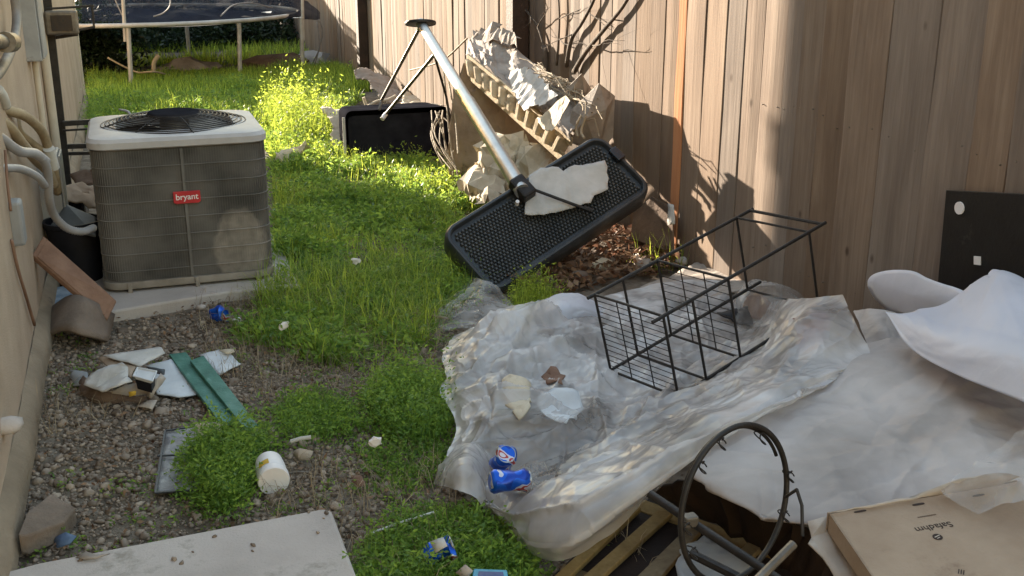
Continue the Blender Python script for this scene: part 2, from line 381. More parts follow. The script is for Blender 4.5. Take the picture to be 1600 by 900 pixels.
M['roof'] = pm('roofing', [(.10, .08, .07), (.16, .12, .10)], 10, .9, .5)
M['concrete'] = pm('concrete', [(.40, .35, .32), (.49, .43, .395), (.55, .49, .45)], 2.6, .9, .25, 120, spots=((.34, .30, .26), 5, .58))
M['pebble'] = leaf_mat('pebble_stone', (.10, .070, .050), (.44, .345, .265), 0.0)
M['grass'] = leaf_mat('grass_blades', (.055, .125, .018), (.31, .40, .055), .5)
M['weed'] = leaf_mat('weed_leaves', (.045, .115, .026), (.23, .36, .06), .42)
M['shade_shrub'] = leaf_mat('shade_leaves', (.006, .014, .007), (.022, .04, .015), .15)  # near-black green, the far shade put into the leaf colour
M['dry'] = leaf_mat('dry_straw', (.12, .085, .05), (.42, .33, .2), .2)
M['black'] = pm('black_plastic', [(.008, .008, .011), (.018, .018, .024)], 6, .55, .1, spec=.2)
M['blackgloss'] = pm('glossy_black', [(.008, .008, .01), (.016, .016, .02)], 6, .22, .05, spec=.6)
M['blackmatte'] = pm('matte_black', [(.014, .014, .018), (.03, .03, .036)], 7, .75, .1, spec=.0)
M['blackmetal'] = pm('black_metal', [(.012, .011, .011), (.035, .028, .025)], 25, .5, .2, metal=.2)
M['slate'] = pm('charcoal_plastic', [(.030, .034, .040), (.055, .060, .068)], 6, .42, .12, spec=.5, spots=((.11, .10, .09), 12, .63))
M['slate_rim'] = pm('worn_charcoal_rim', [(.05, .053, .055), (.09, .09, .088)], 6, .5, .12, spots=((.16, .14, .12), 10, .6))
M['steel'] = pm('galvanised_steel', [(.36, .35, .34), (.50, .49, .47)], 7, .36, .08, metal=.85, spots=((.16, .13, .11), 14, .62))
M['darksteel'] = pm('tarnished_steel', [(.10, .085, .07), (.24, .21, .18)], 14, .5, .2, metal=.6)
M['white'] = pm('off_white_paper', [(.46, .44, .41), (.62, .59, .56)], 7, .8, .25, spots=((.33, .29, .25), 9, .62))
M['bluewhite'] = pm('bluish_white_paper', [(.52, .54, .57), (.70, .72, .74)], 5, .7, .2, spots=((.36, .33, .30), 12, .65))
M['cream'] = pm('cream_paper', [(.48, .40, .29), (.70, .61, .47)], 6, .85, .3, spots=((.30, .23, .16), 7, .6))
M['card'] = pm('cardboard', [(.30, .21, .145), (.38, .28, .20), (.45, .34, .25)], 3, .88, .2, 90, spots=((.24, .16, .11), 4, .6))
M['cardpale'] = pm('pale_cardboard', [(.42, .35, .29), (.56, .48, .41)], 3, .85, .2, 90)
M['cardbrown'] = pm('dusty_brown_fabric', [(.24, .17, .12), (.34, .25, .18), (.42, .32, .24)], 4, .9, .35, 30, spots=((.16, .11, .08), 5, .6))
M['carddark'] = pm('dark_cardboard', [(.10, .062, .04), (.20, .13, .09)], 5, .9, .4)  # dark brown tone for several cardboard pieces
M['cardgrey'] = pm('greyish_cardboard', [(.22, .18, .15), (.33, .28, .24), (.42, .36, .31)], 5, .85, .35, 40, spots=((.15, .11, .085), 6, .58))
M['yellowrib'] = pm('pressed_pulp', [(.34, .26, .16), (.46, .36, .235), (.54, .44, .30)], 14, .9, .4)
M['tile'] = pm('brown_clay', [(.14, .075, .05), (.22, .125, .085), (.28, .17, .12)], 5, .85, .3, 60, spots=((.34, .27, .22), 11, .65))
M['tilegrey'] = pm('weathered_clay', [(.14, .105, .08), (.25, .19, .15)], 6, .9, .4, 60)
M['green'] = pm('green_paint', [(.035, .125, .095), (.06, .19, .145), (.11, .26, .21)], 12, .55, .25, stretch=(1, 1, 1), spots=((.17, .30, .25), 22, .62))
M['navy'] = pm('blue_print', [(.01, .02, .10), (.02, .04, .20)], 8, .35, .1)
M['red'] = pm('red_badge', [(.42, .02, .03), (.55, .035, .045)], 8, .4, .05)
M['wtext'] = pm('white_print', [(.75, .7, .7), (.8, .78, .78)], 8, .5, 0)
M['ink'] = pm('dark_print', [(.035, .022, .018), (.05, .03, .025)], 8, .8, 0)
M['yellow'] = pm('yellow_print', [(.55, .33, .03), (.65, .42, .06)], 8, .7, .1)
M['grey'] = pm('grey_enclosure', [(.24, .24, .245), (.33, .33, .33)], 7, .5, .08, spots=((.18, .15, .13), 9, .64))
M['greypipe'] = pm('grey_conduit', [(.27, .26, .27), (.38, .37, .38)], 7, .45, .06, metal=.0)
M['cablegrey'] = pm('dusty_grey_cable', [(.13, .12, .115), (.22, .20, .19)], 9, .6, .1)
M['hose'] = pm('tan_pipe_wrap', [(.24, .18, .11), (.40, .31, .20)], 9, .75, .4)
M['bark'] = pm('bark', [(.06, .045, .035), (.15, .115, .09)], 22, .9, .6, stretch=(1, 1, .3))
M['redbrown'] = pm('faded_red_cloth', [(.16, .05, .045), (.28, .12, .11), (.12, .10, .13)], 9, .8, .3)
M['dustyblack'] = pm('dusty_black_board', [(.010, .009, .009), (.020, .018, .018)], 5, .5, .1, 60, spec=.25, spots=((.055, .048, .042), 6, .60))
M['skin'] = pm('coil_dark', [(.020, .018, .015), (.045, .040, .034)], 10, .8, .3)
M['yard_wood'] = wood_mat('yellow_pine', (.10, .065, .03), (.20, .135, .06), (.29, .21, .10), False, .1)
M['foam'] = film_mat('white_foam_sheet', (.80, .82, .92), 1, .35, .5, 1.6, (.70, .71, .78), 0, .04, .05)
M['film'] = film_mat('clear_plastic_film', (.86, .84, .85), .64, .22, .13, 2.0, (.70, .66, .65), .24, .1, .3)
M['tarp'] = film_mat('crumpled_clear_film', (.86, .84, .85), .62, .22, .24, 2.0, (.62, .58, .56), .26, .06, .62, True)
M['filmthin'] = film_mat('thin_clear_film', (.78, .76, .75), .34, .25, .14, 8, (.5, .47, .44), .16, .1, .3)
M['cloth'] = film_mat('drop_cloth', (.57, .515, .49), 1, .10, .7, 3.0, (.38, .33, .30), 0, .06, .16)
M['net'] = film_mat('black_mesh', (.015, .018, .03), .85, .1, .8, 8, None, .1)
M['net'].node_tree.nodes['Principled BSDF'].inputs['Specular IOR Level'].default_value = .02
M['mat'] = pm('trampoline_fabric', [(.006, .009, .020), (.014, .018, .032)], 8, .8, .1, spec=.05, spots=((.25, .24, .22), 7, .70))
M['algae'] = pm('aged_white_steel', [(.30, .28, .25), (.48, .46, .43)], 5, .5, .15, metal=.2, spots=((.2, .12, .08), 9, .62))
M['leaf_dry'] = leaf_mat('dead_leaves', (.07, .035, .018), (.30, .18, .10), .15)

# ================================================================== SETTING
# ground: one sheet, fine in the yard and running out far past the fences
xs = np.concatenate([-np.geomspace(80, 1.1, 26), np.arange(-1.0, 3.2, .05), np.geomspace(3.3, 80, 26)])
ys = np.concatenate([-np.geomspace(60, 1.1, 22), np.arange(-1.0, 8, .05), np.arange(8, 21, .15), np.geomspace(21.5, 160, 26)])
XX, YY = np.meshgrid(xs, ys)
A = np.stack([XX, YY, gz(XX, YY)], -1)
h_, w_ = XX.shape; idx = np.arange(h_ * w_).reshape(h_, w_)
F = np.stack([idx[:-1, :-1], idx[:-1, 1:], idx[1:, 1:], idx[1:, :-1]], -1).reshape(-1, 4)
fastmesh('ground', A.reshape(-1, 3), F, M['ground'], smooth=True, o0=(0, 0, 0), kind='structure')

# gravel
def icos():
    t = (1 + 5 ** .5) / 2
    v = np.array([(-1, t, 0), (1, t, 0), (-1, -t, 0), (1, -t, 0), (0, -1, t), (0, 1, t), (0, -1, -t), (0, 1, -t), (t, 0, -1), (t, 0, 1), (-t, 0, -1), (-t, 0, 1)], float)
    v /= np.linalg.norm(v[0])
    f = [(0, 11, 5), (0, 5, 1), (0, 1, 7), (0, 7, 10), (0, 10, 11), (1, 5, 9), (5, 11, 4), (11, 10, 2), (10, 7, 6), (7, 1, 8), (3, 9, 4), (3, 4, 2), (3, 2, 6), (3, 6, 8), (3, 8, 9), (4, 9, 5), (2, 4, 11), (6, 2, 10), (8, 6, 7), (9, 8, 1)]
    return v, np.array(f)
def ico2():
    v, f = icos(); V = [tuple(q) for q in v]; cache = {}; NF = []
    def mid(a, b):
        k = (min(a, b), max(a, b))
        if k not in cache:
            m = (np.array(V[a]) + np.array(V[b])); m /= np.linalg.norm(m); V.append(tuple(m)); cache[k] = len(V) - 1
        return cache[k]
    for a, b, c in f:
        x, y, z = mid(a, b), mid(b, c), mid(c, a); NF += [(a, x, z), (b, y, x), (c, z, y), (x, y, z)]
    return np.array(V), np.array(NF)
def stones(x, y, r, hi, lift=.3, jit=.16):
    bv, bf = ico2() if hi else icos(); n = len(x); k = len(bv)
    sc = r[:, None] * rng.uniform(.55, 1.25, (n, 3)); sc[:, 2] *= .7
    V = bv[None] * sc[:, None, :] * (1 + rng.normal(0, jit, (n, k, 1)))
    th = rng.uniform(0, 6.28, n); ph = rng.normal(0, .35, n)
    c, s = np.cos(ph)[:, None], np.sin(ph)[:, None]
    Vy = V[..., 1] * c - V[..., 2] * s; Vz = V[..., 1] * s + V[..., 2] * c; V[..., 1] = Vy; V[..., 2] = Vz
    c, s = np.cos(th)[:, None], np.sin(th)[:, None]
    Vx = V[..., 0] * c - V[..., 1] * s; Vy = V[..., 0] * s + V[..., 1] * c; V[..., 0] = Vx; V[..., 1] = Vy
    V[..., 0] += x[:, None]; V[..., 1] += y[:, None]; V[..., 2] += (gz(x, y) + r * lift)[:, None]
    F = (bf[None] + (np.arange(n) * k)[:, None, None]).reshape(-1, 3)
    return V.reshape(-1, 3), F, np.repeat(rng.beta(1.6, 2.2, n), k)
# slab / pad footprints
SLAB = [tuple(G(*q, .06)[:2]) for q in ((-60, 905), (40, 880), (515, 795), (600, 1010), (500, 1400), (-300, 1400))]
def gravel_xy(n):
    x = rng.uniform(-.47, 1.5, n); y = rng.uniform(2.25, 5.6, n)
    dens = np.ones(n); dens[(x > .9) & (y > 3.6)] *= .6; dens[(y > 4.9)] *= .5; dens[x > 1.2] *= .5
    dens *= .55 + .9 * fbm(x * 3, y * 3, 40)
    ok = (rng.random(n) < dens) & ~inpoly(x, y, SLAB); return x[ok], y[ok]
x, y = gravel_xy(9500); r = np.minimum(rng.lognormal(math.log(.0092), .34, len(x)), .021)
V, F, T = stones(x, y, r, True)
x2, y2 = gravel_xy(24000); r2 = rng.lognormal(math.log(.0055), .3, len(x2)); V2, F2, T2 = stones(x2, y2, r2, False)
fastmesh('gravel', np.concatenate([V, V2]), np.concatenate([F, F2 + len(V)]), M['pebble'], tint=np.concatenate([T, T2]), smooth=True, o0=(0, 0, 0), kind='stuff',
         label='loose grey and brown gravel covering the bare ground in front')

x = rng.uniform(-.4, .42, 26); y = 2.62 + .35 * rng.random(26) ** .7; k = inpoly(x, y + .0, SLAB) ; x, y = x[k], y[k]; V, F, T_ = stones(x, y, rng.uniform(.004, .009, len(x)), True); V[:, 2] += .06 - np.repeat(gz(x, y), 42)
fastmesh('gravel', V, F, M['pebble'], tint=T_, smooth=True, o0=(0, 0, 0), kind='stuff', label='stray pebbles kicked onto the concrete slab')
# ------------------------------------------------------------------ fence (right side)
fence = thing('wooden_fence', (2.68, 3.0, 0), 'tall weathered board fence running down the whole right side of the yard', 'fence')
seams = [-1.0, -.8, -.6, -.4, -.2, 0, .2, .4, .6, .8, 1.0, 1.2, 1.42, 1.63, 1.84, 2.05, 2.26, 2.46, 2.62, 2.79, 2.966, 3.18, 3.44, 3.68, 3.86, 4.01, 4.13, 4.32, 4.47, 4.63, 4.84, 5.04, 5.115, 5.28, 5.44, 5.62, 5.79, 5.96]
while seams[-1] < 20.4: seams.append(seams[-1] + random.uniform(.14, .21))
def board(y0, y1, xf, mat, parent, tilt=0, axis='y', top=1.84):
    K = 7; rings = []
    off = random.uniform(0, .007); ov = .002; th = .018
    la, lb = random.uniform(-.006, .006), random.uniform(-.006, .006)
    for k in range(K):
        z = -.06 + (top + .06) * k / (K - 1); wa = random.gauss(0, .0016); wb = random.gauss(0, .0016); wx = random.gauss(0, .0012)
        a, b = y0 + ov / 2 + wa + tilt * z, y1 - ov / 2 + wb + tilt * z
        # slight cup and twist: the face is two-plane
        pts = [(off + wx + la, a), (off + wx - .002, (a + b) / 2), (off + wx + lb, b), (off + th, b), (off + th, a)]
        rings.append([(xf + p, q, z) if axis == 'y' else (q, xf + p, z) for p, q in pts])
    m = MB(); m.loft(rings)
    return m.build('board', mat, parent, bevel=.0025)
for i in range(len(seams) - 1):
    a, b = seams[i], seams[i + 1]
    if abs(a - 5.04) < .001: board(a, b, 2.664, M['fence_orange'], fence).__setitem__('label', 'narrow orange stained board')
    else: board(a, b, 2.672, M['fence'], fence)
m = MB(); m.bb(2.712, 2.75, -1, 20.5, .25, .34); m.build('rail', M['fence'], fence)
m = MB(); m.bb(2.712, 2.75, -1, 20.5, .9, .99); m.build('rail', M['fence'], fence)
m = MB(); m.bb(2.712, 2.75, -1, 20.5, 1.5, 1.59); m.build('rail', M['fence'], fence)
m = MB(); m.bb(2.56, 2.669, 12.85, 13.0, -.05, 1.9); m.build('post', M['post'], fence, bevel=.006, label='dark brown square post beside the trampoline end')
m = MB(); m.bb(2.55, 2.669, 7.35, 7.5, -.05, 1.95); m.build('post', M['post'], fence, bevel=.006, label='dark brown square post behind the heap of cardboard')
m = MB()
for i in range(len(seams) - 1):
    a, b = seams[i], seams[i + 1]
    if b - a < .1 or a < 1 or a > 4.2: continue
    for z in (.30, .95, 1.54):
        for f in (.2, .8):
            m.lathe([(.001, -.004), (.0022, -.0035), (.0022, .01), (.001, .01)], (2.673, a + (b - a) * f + random.uniform(-.008, .008), z + random.uniform(-.03, .03)), (1, 0, 0), 8)
m.build('nail_heads', M['darksteel'], fence, kind='stuff')
# back fence
bf = thing('wooden_fence', (0, 20.5, 0), 'shaded board fence closing the far end behind the trampoline', 'fence')
q = -8.0
while q < 2.66:
    s_ = random.uniform(.15, .2); board(q, min(q + s_, 2.66), 20.5, M['fence'], bf, axis='x', top=1.95); q += s_
m = MB(); m.bb(-8, 2.66, 20.53, 20.57, .3, .39); m.build('rail', M['fence'], bf); m = MB(); m.bb(-8, 2.66, 20.53, 20.57, 1.5, 1.59); m.build('rail', M['fence'], bf)

# ------------------------------------------------------------------ house (left side)
WX = -.475
house = thing('stucco_house', (-3, 5, 0), 'tan stucco house wall along the left side of the yard', 'house')
# the wall as a gridded skin so that the stucco is not dead flat
yy = np.arange(-3, 12.31, .06); zz = np.linspace(.06, 3.42, 50); YY2, ZZ2 = np.meshgrid(yy, zz)
Wm = np.stack([WX + .008 * (fbm(YY2 * 1.5, ZZ2 * 1.5, 8) - .5) * 2, YY2, ZZ2], -1)
m = MB(); m.grid(Wm); m.bb(-6, WX - .02, 12.20, 12.30, .1, 3.42); m.bb(-6, -5.9, -3, 12.2, .1, 3.42); m.bb(-6, WX - .02, -3, -2.9, .1, 3.42)
m.build('wall', M['stucco'], house, smooth=30)
m = MB(); yy = np.arange(-3, 12.28, .05); zz = np.linspace(-.08, .13, 7); YY2, ZZ2 = np.meshgrid(yy, zz)
bulge = np.where(ZZ2 > .125, -.02, 0) + .012 + .022 * np.sin(np.clip((ZZ2 + .02) / .15, 0, 1) * math.pi) ** .7 + .018 * fbm(YY2 * 3, ZZ2 * 6, 5) + (ZZ2 < .03) * .008
m.grid(np.stack([WX + .004 + bulge, YY2, ZZ2], -1)); m.bb(-5.98, WX - .01, -2.98, 12.28, -.1, .099)
m.build('foundation', M['stem'], house, smooth=40)
m = MB(); m.bb(WX - .05, WX + .018, 12.22, 12.325, -.02, 3.4); m.build('corner_trim', M['trim'], house, bevel=.004)
m = MB(); rx0, rx1, ry0, ry1 = -6.2, WX + .10, -3.2, 12.36
m.add([(rx0, ry0, 3.40), (rx1, ry0, 3.40), (rx1, ry1, 3.40), (rx0, ry1, 3.40), (rx0, ry0, 3.46), (rx1, ry0, 3.46), (rx1, ry1, 3.46), (rx0, ry1, 3.46), (-3.2, 0, 4.0), (-3.2, 9.2, 4.0)],
      [(0, 3, 2, 1), (0, 1, 5, 4), (1, 2, 6, 5), (2, 3, 7, 6), (3, 0, 4, 7), (4, 5, 8), (5, 6, 9, 8), (6, 7, 9), (7, 4, 8, 9)])
m.build('roof', M['roof'], house)
t = thing('shadow_fixture', (WX + .05, 12.12, 2.5), 'unseen fixture added high on the far house corner to notch the fence shadow', 'lamp')  # out of view, added for the bump in the fence shadow
m = MB(); m.bb(WX + .016, WX + .03, 12.06, 12.16, 2.45, 2.8); m.build('back_plate', M['blackmetal'], t)
m = MB(); m.lathe([(.03, 0), (.055, .03), (.06, .2), (.075, .22), (.02, .29)], (WX + .06, 12.11, 2.48), n=10); m.build('fixture_body', M['blackmetal'], t)

# concrete slab in front
m = MB(); P4 = [G(q[0], q[1], .06) for q in ((-260, 945), (20, 889), (60, 878), (505, 793), (519, 797), (600, 1010), (500, 1400), (-600, 1400))]
m.prism([p - np.array([0, 0, .14]) for p in P4], (0, 0, .14)); m.build('pavement', M['concrete'], None, bevel=.012, kind='structure', label='pale concrete slab at the lower left')
# concrete pad of the condenser
m = MB(); m.prism([(-.33, 4.98, -.05), (.34, 5.14, -.05), (.68, 5.12, -.05), (.70, 6.2, -.05), (-.34, 6.2, -.05)], (0, 0, .10))
m.build('concrete_pad', M['concrete'], None, bevel=.01, label='concrete pad under the outdoor air conditioner', cat='pad')

# ------------------------------------------------------------------ air conditioner
def rr(x0, x1, y0, y1, z, r, n=7):
    pts = []
    for cx, cy, a0 in ((x1 - r, y1 - r, 0), (x0 + r, y1 - r, 90), (x0 + r, y0 + r, 180), (x1 - r, y0 + r, 270)):
        for k in range(n):
            a = math.radians(a0 + 90 * k / (n - 1)); pts.append((cx + r * math.cos(a), cy + r * math.sin(a), z))
    return pts
ax0, ax1, ay0, ay1 = -.212, .582, 5.28, 6.05
ac = thing('air_conditioner', (.185, 5.66, .05), 'boxy grey brown outdoor condenser with a red badge standing beside the stucco wall', 'air conditioner')
am, n_, p_ = newmat('condenser_coil'); N_, L_ = n_.nodes, n_.links
tc = N_.new('ShaderNodeTexCoord'); sp = N_.new('ShaderNodeSeparateXYZ'); L_.new(tc.outputs['Object'], sp.inputs[0])
def mth(op, a, b=None, c=None):
    q = N_.new('ShaderNodeMath'); q.operation = op
    for i, v in enumerate((a, b, c)):
        if v is None: continue
        if isinstance(v, (int, float)): q.inputs[i].default_value = v
        else: L_.new(v, q.inputs[i])
    return q.outputs[0]
nz1 = N_.new('ShaderNodeTexNoise'); nz1.inputs['Scale'].default_value = 4; nz1.inputs['Detail'].default_value = 8; L_.new(tc.outputs['Object'], nz1.inputs['Vector'])
nz2 = N_.new('ShaderNodeTexNoise'); nz2.inputs['Scale'].default_value = 19; nz2.inputs['Detail'].default_value = 8; L_.new(tc.outputs['Object'], nz2.inputs['Vector'])
cr = N_.new('ShaderNodeValToRGB'); e = cr.color_ramp.elements; e[0].position = .35; e[0].color = (.05, .047, .044, 1); e[1].position = .65; e[1].color = (.165, .152, .140, 1); L_.new(nz1.outputs[0], cr.inputs[0])
# corroded pale patch, low on the right of the front face (a stain with its own shape)
dx = mth('DIVIDE', mth('SUBTRACT', sp.outputs[0], .245), .135); dz = mth('DIVIDE', mth('SUBTRACT', sp.outputs[2], .17), .20)
dd = mth('ADD', mth('MULTIPLY', dx, dx), mth('MULTIPLY', dz, dz)); dd = mth('ADD', dd, mth('MULTIPLY', mth('SUBTRACT', nz2.outputs[0], .5), 1.1))
mr = N_.new('ShaderNodeMapRange'); mr.inputs[1].default_value = 1.05; mr.inputs[2].default_value = .75; L_.new(dd, mr.inputs[0])
mx = N_.new('ShaderNodeMix'); mx.data_type = 'RGBA'; L_.new(mth('MULTIPLY', mr.outputs[0], mth('MULTIPLY_ADD', nz2.outputs[0], 1.5, -.22)), mx.inputs[0]); L_.new(cr.outputs[0], mx.inputs[6])
mx.inputs[7].default_value = (.40, .35, .30, 1); L_.new(mx.outputs[2], p_.inputs['Base Color']); p_.inputs['Roughness'].default_value = .75
M['coil'] = am
gm = am.copy(); gm.name = 'condenser_guard'
for nd in gm.node_tree.nodes:
    if nd.type == 'VALTORGB': nd.color_ramp.elements[0].color = (.09, .083, .075, 1); nd.color_ramp.elements[1].color = (.175, .162, .148, 1)
    if nd.type == 'MIX': nd.inputs[7].default_value = (.36, .32, .28, 1)
m = MB(); m.loft([rr(ax0 + .012, ax1 - .012, ay0 + .012, ay1 - .012, z, .085) for z in (.10, .73)]); m.build('coil', M['coil'], ac, smooth=40)
per = np.array(rr(ax0, ax1, ay0, ay1, 0, .09, 12)); seg = np.roll(per, -1, 0) - per; Ls = np.linalg.norm(seg, axis=1); cum = np.concatenate([[0], np.cumsum(Ls)]); tot = cum[-1]
def onper(s):
    s %= tot; i = min(np.searchsorted(cum, s, 'right') - 1, len(per) - 1); return per[i] + seg[i] * (s - cum[i]) / (Ls[i] + 1e-9)
m = MB(); cnt = int(tot / .0115)
for k in range(cnt):
    p = onper(k * tot / cnt); m.box((p[0], p[1], .415), (.0022, .0022, .62))
m.build('wire_guard', gm, ac)
for k in range(7):
    z = .150 + k * .083; m = MB()
    m.loft([[(x_, y_, z + dz_) for (x_, y_, _) in rr(ax0 - o_, ax1 + o_, ay0 - o_, ay1 + o_, 0, .09)] for dz_, o_ in ((-.0025, 0), (-.001, .0035), (.001, .0035), (.0025, 0))], False, False)
    m.build('louver_band', gm, ac, smooth=True)
m = MB(); m.box((.19, ay0 - .003, .415), (.012, .006, .62)); m.build('seam_strip', gm, ac)
M['pan'] = pm('dusty_pan', [(.20, .17, .14), (.34, .30, .26)], 6, .7, .2)
M['cap'] = pm('pale_cover', [(.38, .36, .36), (.48, .465, .47)], 5, .5, .12, spots=((.26, .23, .20), 8, .62))
m = MB(); m.loft([rr(ax0 - .006, ax1 + .006, ay0 - .006, ay1 + .006, .066, .09), rr(ax0 - .008, ax1 + .008, ay0 - .008, ay1 + .008, .08, .09), rr(ax0 - .006, ax1 + .006, ay0 - .006, ay1 + .006, .099, .09)])
m.build('base_pan', M['pan'], ac, smooth=40)
for fx in (-.1, .21, .5):
    m = MB(); m.bb(fx - .010, fx + .010, ay0 - .02, ay0 - .009, .045, .10); m.build('foot', M['pan'], ac, bevel=.003)
cx, cy = .185, 5.665
def circ(r, z, n=28): return [(cx + r * math.cos(math.radians(45 / 3.5 * 0 + 360 * (k + .5) / n)), cy + r * math.sin(math.radians(360 * (k + .5) / n)), z) for k in range(n)]
m = MB()
outer = lambda o, z: [tuple(q) for q in rr(ax0 - o, ax1 + o, ay0 - o, ay1 + o, z, .10)]
m.loft([outer(.004, .732), outer(.012, .738), outer(.012, .766), outer(.0, .782), outer(-.025, .787)] +
       [[(cx + (q[0] - cx) * f + (cx + .335 * (q[0] - cx) / math.hypot(q[0] - cx, q[1] - cy) - cx) * (1 - f), cy + (q[1] - cy) * f + .335 * (q[1] - cy) / math.hypot(q[0] - cx, q[1] - cy) * (1 - f), z) for q in outer(-.025, 0)] for f, z in ((.5, .792), (0, .794), (0, .74))], False, False)
m.build('top_cover', M['cap'], ac, smooth=35)
m = MB(); m.lathe([(.334, .70), (.30, .69), (.001, .69)], (cx, cy, 0), n=40); m.build('fan_well', M['skin'], ac)
m = MB()
for k in range(13):
    f = k / 12; r_ = .345 - .235 * f; z = .792 + .043 * math.sin(f * math.pi / 2)
    m.tube([(cx + r_ * math.cos(a), cy + r_ * math.sin(a), z) for a in np.linspace(0, 2 * math.pi, 49)[:-1]], .0026, 5, closed=True)
m.build('fan_grille', M['blackmetal'], ac, smooth=True)
for k in range(8):
    a = k * math.pi / 4 + .2; m = MB()
    m.tube([(cx + r_ * math.cos(a), cy + r_ * math.sin(a), .789 + .043 * math.sin(min(1, (.345 - r_) / .235) * math.pi / 2)) for r_ in np.linspace(.36, .1, 8)], .004, 5)
    m.build('grille_spoke', M['blackmetal'], ac, smooth=True)
m = MB(); m.lathe([(.001, .823), (.115, .823), (.13, .833), (.12, .845), (.001, .852)], (cx, cy, 0), n=32); m.build('motor_cap', M['blackmatte'], ac, smooth=40)
m = MB(); m.lathe([(.001, .71), (.07, .71), (.07, .80), (.05, .835), (.001, .835)], (cx, cy, 0), n=20); m.build('motor', M['darksteel'], ac, smooth=40)
for k in range(4):
    a = k * math.pi / 2 + .5; u = np.array([math.cos(a), math.sin(a), 0]); v = np.array([-math.sin(a), math.cos(a), 0]); c_ = np.array([cx, cy, .735]); m = MB()
    m.prism([c_ + u * .06 - v * .04, c_ + u * .3 - v * .11 + (0, 0, -.02), c_ + u * .31 + v * .09 + (0, 0, .035), c_ + u * .06 + v * .04 + (0, 0, .02)], (0, 0, .004)); m.build('fan_blade', M['darksteel'], ac)
b0, b1 = AY(270, 300, ay0 - .008), AY(314, 316, ay0 - .008); bx0, bx1, bz0, bz1 = b0[0], b1[0], b1[2], b0[2]
bd = MB(); bd.prism([(bx0, ay0 - .012, bz0 + .006), (bx0 + .01, ay0 - .012, bz0), (bx1 - .01, ay0 - .012, bz0), (bx1, ay0 - .012, bz0 + .006), (bx1, ay0 - .012, bz1), (bx0, ay0 - .012, bz1)], (0, .010, 0))
bo = bd.build('badge', M['red'], ac, bevel=.002)
text_mesh('badge_lettering', 'bryant', .040, ((bx0 + bx1) / 2, ay0 - .0128, (bz0 + bz1) / 2 + .002), (1, 0, 0), (0, 0, 1), M['wtext'], bo, .0006, .0004)

# ------------------------------------------------------------------ wall fittings, pipes and frame
def onwall(px, py, off=0.0): return AX(px, py, WX + off)
t = thing('electrical_box', onwall(55, 75, .05), 'grey metal electrical box high on the stucco wall', 'electrical box')
a, b = onwall(38, 75, .0), onwall(72, 75, .0); top = onwall(50, -60, 0)[2]; y0, y1 = a[1], b[1]; zb = .5 * (a[2] + b[2])
m = MB(); m.bb(WX - .01, WX + .075, y0, y0 + .28, zb, zb + .45); m.build('enclosure', M['grey'], t, bevel=.006)
m = MB(); m.bb(WX + .076, WX + .086, y0 + .01, y0 + .27, zb + .01, zb + .44); m.build('cover', M['grey'], t, bevel=.004)
yc = y0 + .13
m = MB(); m.tube([(WX + .03, yc, zb + .01), (WX + .03, yc, -.02)], .016, 10); m.build('conduit_pipe', M['trim'], None, smooth=40, label='cream painted conduit dropping down the wall from the grey electrical box', cat='conduit')
m = MB(); m.tube([(WX + .03, yc + .75, 3.2), (WX + .03, yc + .75, 0)], .026, 10)
m.build('drain_pipe', M['trim'], None, smooth=40, label='cream painted vertical pipe on the wall behind the black pole', cat='pipe')
# thick grey cable curve at the top left
pts = [onwall(*q, .05) for q in ((16, -60), (22, -10), (26, 25), (24, 55), (14, 85), (2, 108), (-14, 125))]
m = MB(); m.tube(catmull(np.array(pts), 30), .019, 10); m.build('cable', M['cablegrey'], None, smooth=True, label='thick grey cable curving down the wall at the top left corner', cat='cable')
m = MB(); m.tube([onwall(-20, 64, .05), onwall(14, 66, .08)], .026, 10); m.tube([onwall(8, 66, .08), onwall(17, 66, .08)], .036, 12)
m.build('hose_bib', M['darksteel'], None, smooth=40, label='dark metal pipe stub sticking out near the top left corner', cat='pipe')
# small junction box with cable
t = thing('junction_box', onwall(17, 348, .02), 'small slim grey box on the lower stucco wall with a cable through it', 'electrical box')
c_ = onwall(17, 348, 0); m = MB(); m.bb(WX - .006, WX + .045, c_[1] - .04, c_[1] + .05, c_[2] - .085, c_[2] + .085); m.build('housing', M['grey'], t, bevel=.012)
m = MB(); m.tube(catmull(np.array([onwall(*q, .015) for q in ((8, 235), (12, 290), (17, 330))]), 14), .005, 6); m.build('upper_cable', M['tile'], t, smooth=True)
m = MB(); m.tube(catmull(np.array([onwall(*q, .012) for q in ((18, 375), (28, 420), (40, 460), (54, 508))]), 16), .006, 6); m.build('lower_cable', M['tile'], t, smooth=True)
# grey service disconnect low on the wall
t = thing('disconnect_box', onwall(62, 330, .05), 'grey disconnect box on the wall behind the leaning clay plank', 'electrical box')
c_ = onwall(60, 290, 0); m = MB(); m.bb(WX - .006, WX + .10, c_[1], c_[1] + .22, .28, .66); m.build('housing', M['grey'], t, bevel=.008)
m = MB(); m.bb(WX + .101, WX + .112, c_[1] + .008, c_[1] + .212, .30, .65); m.build('door', M['grey'], t, bevel=.004)
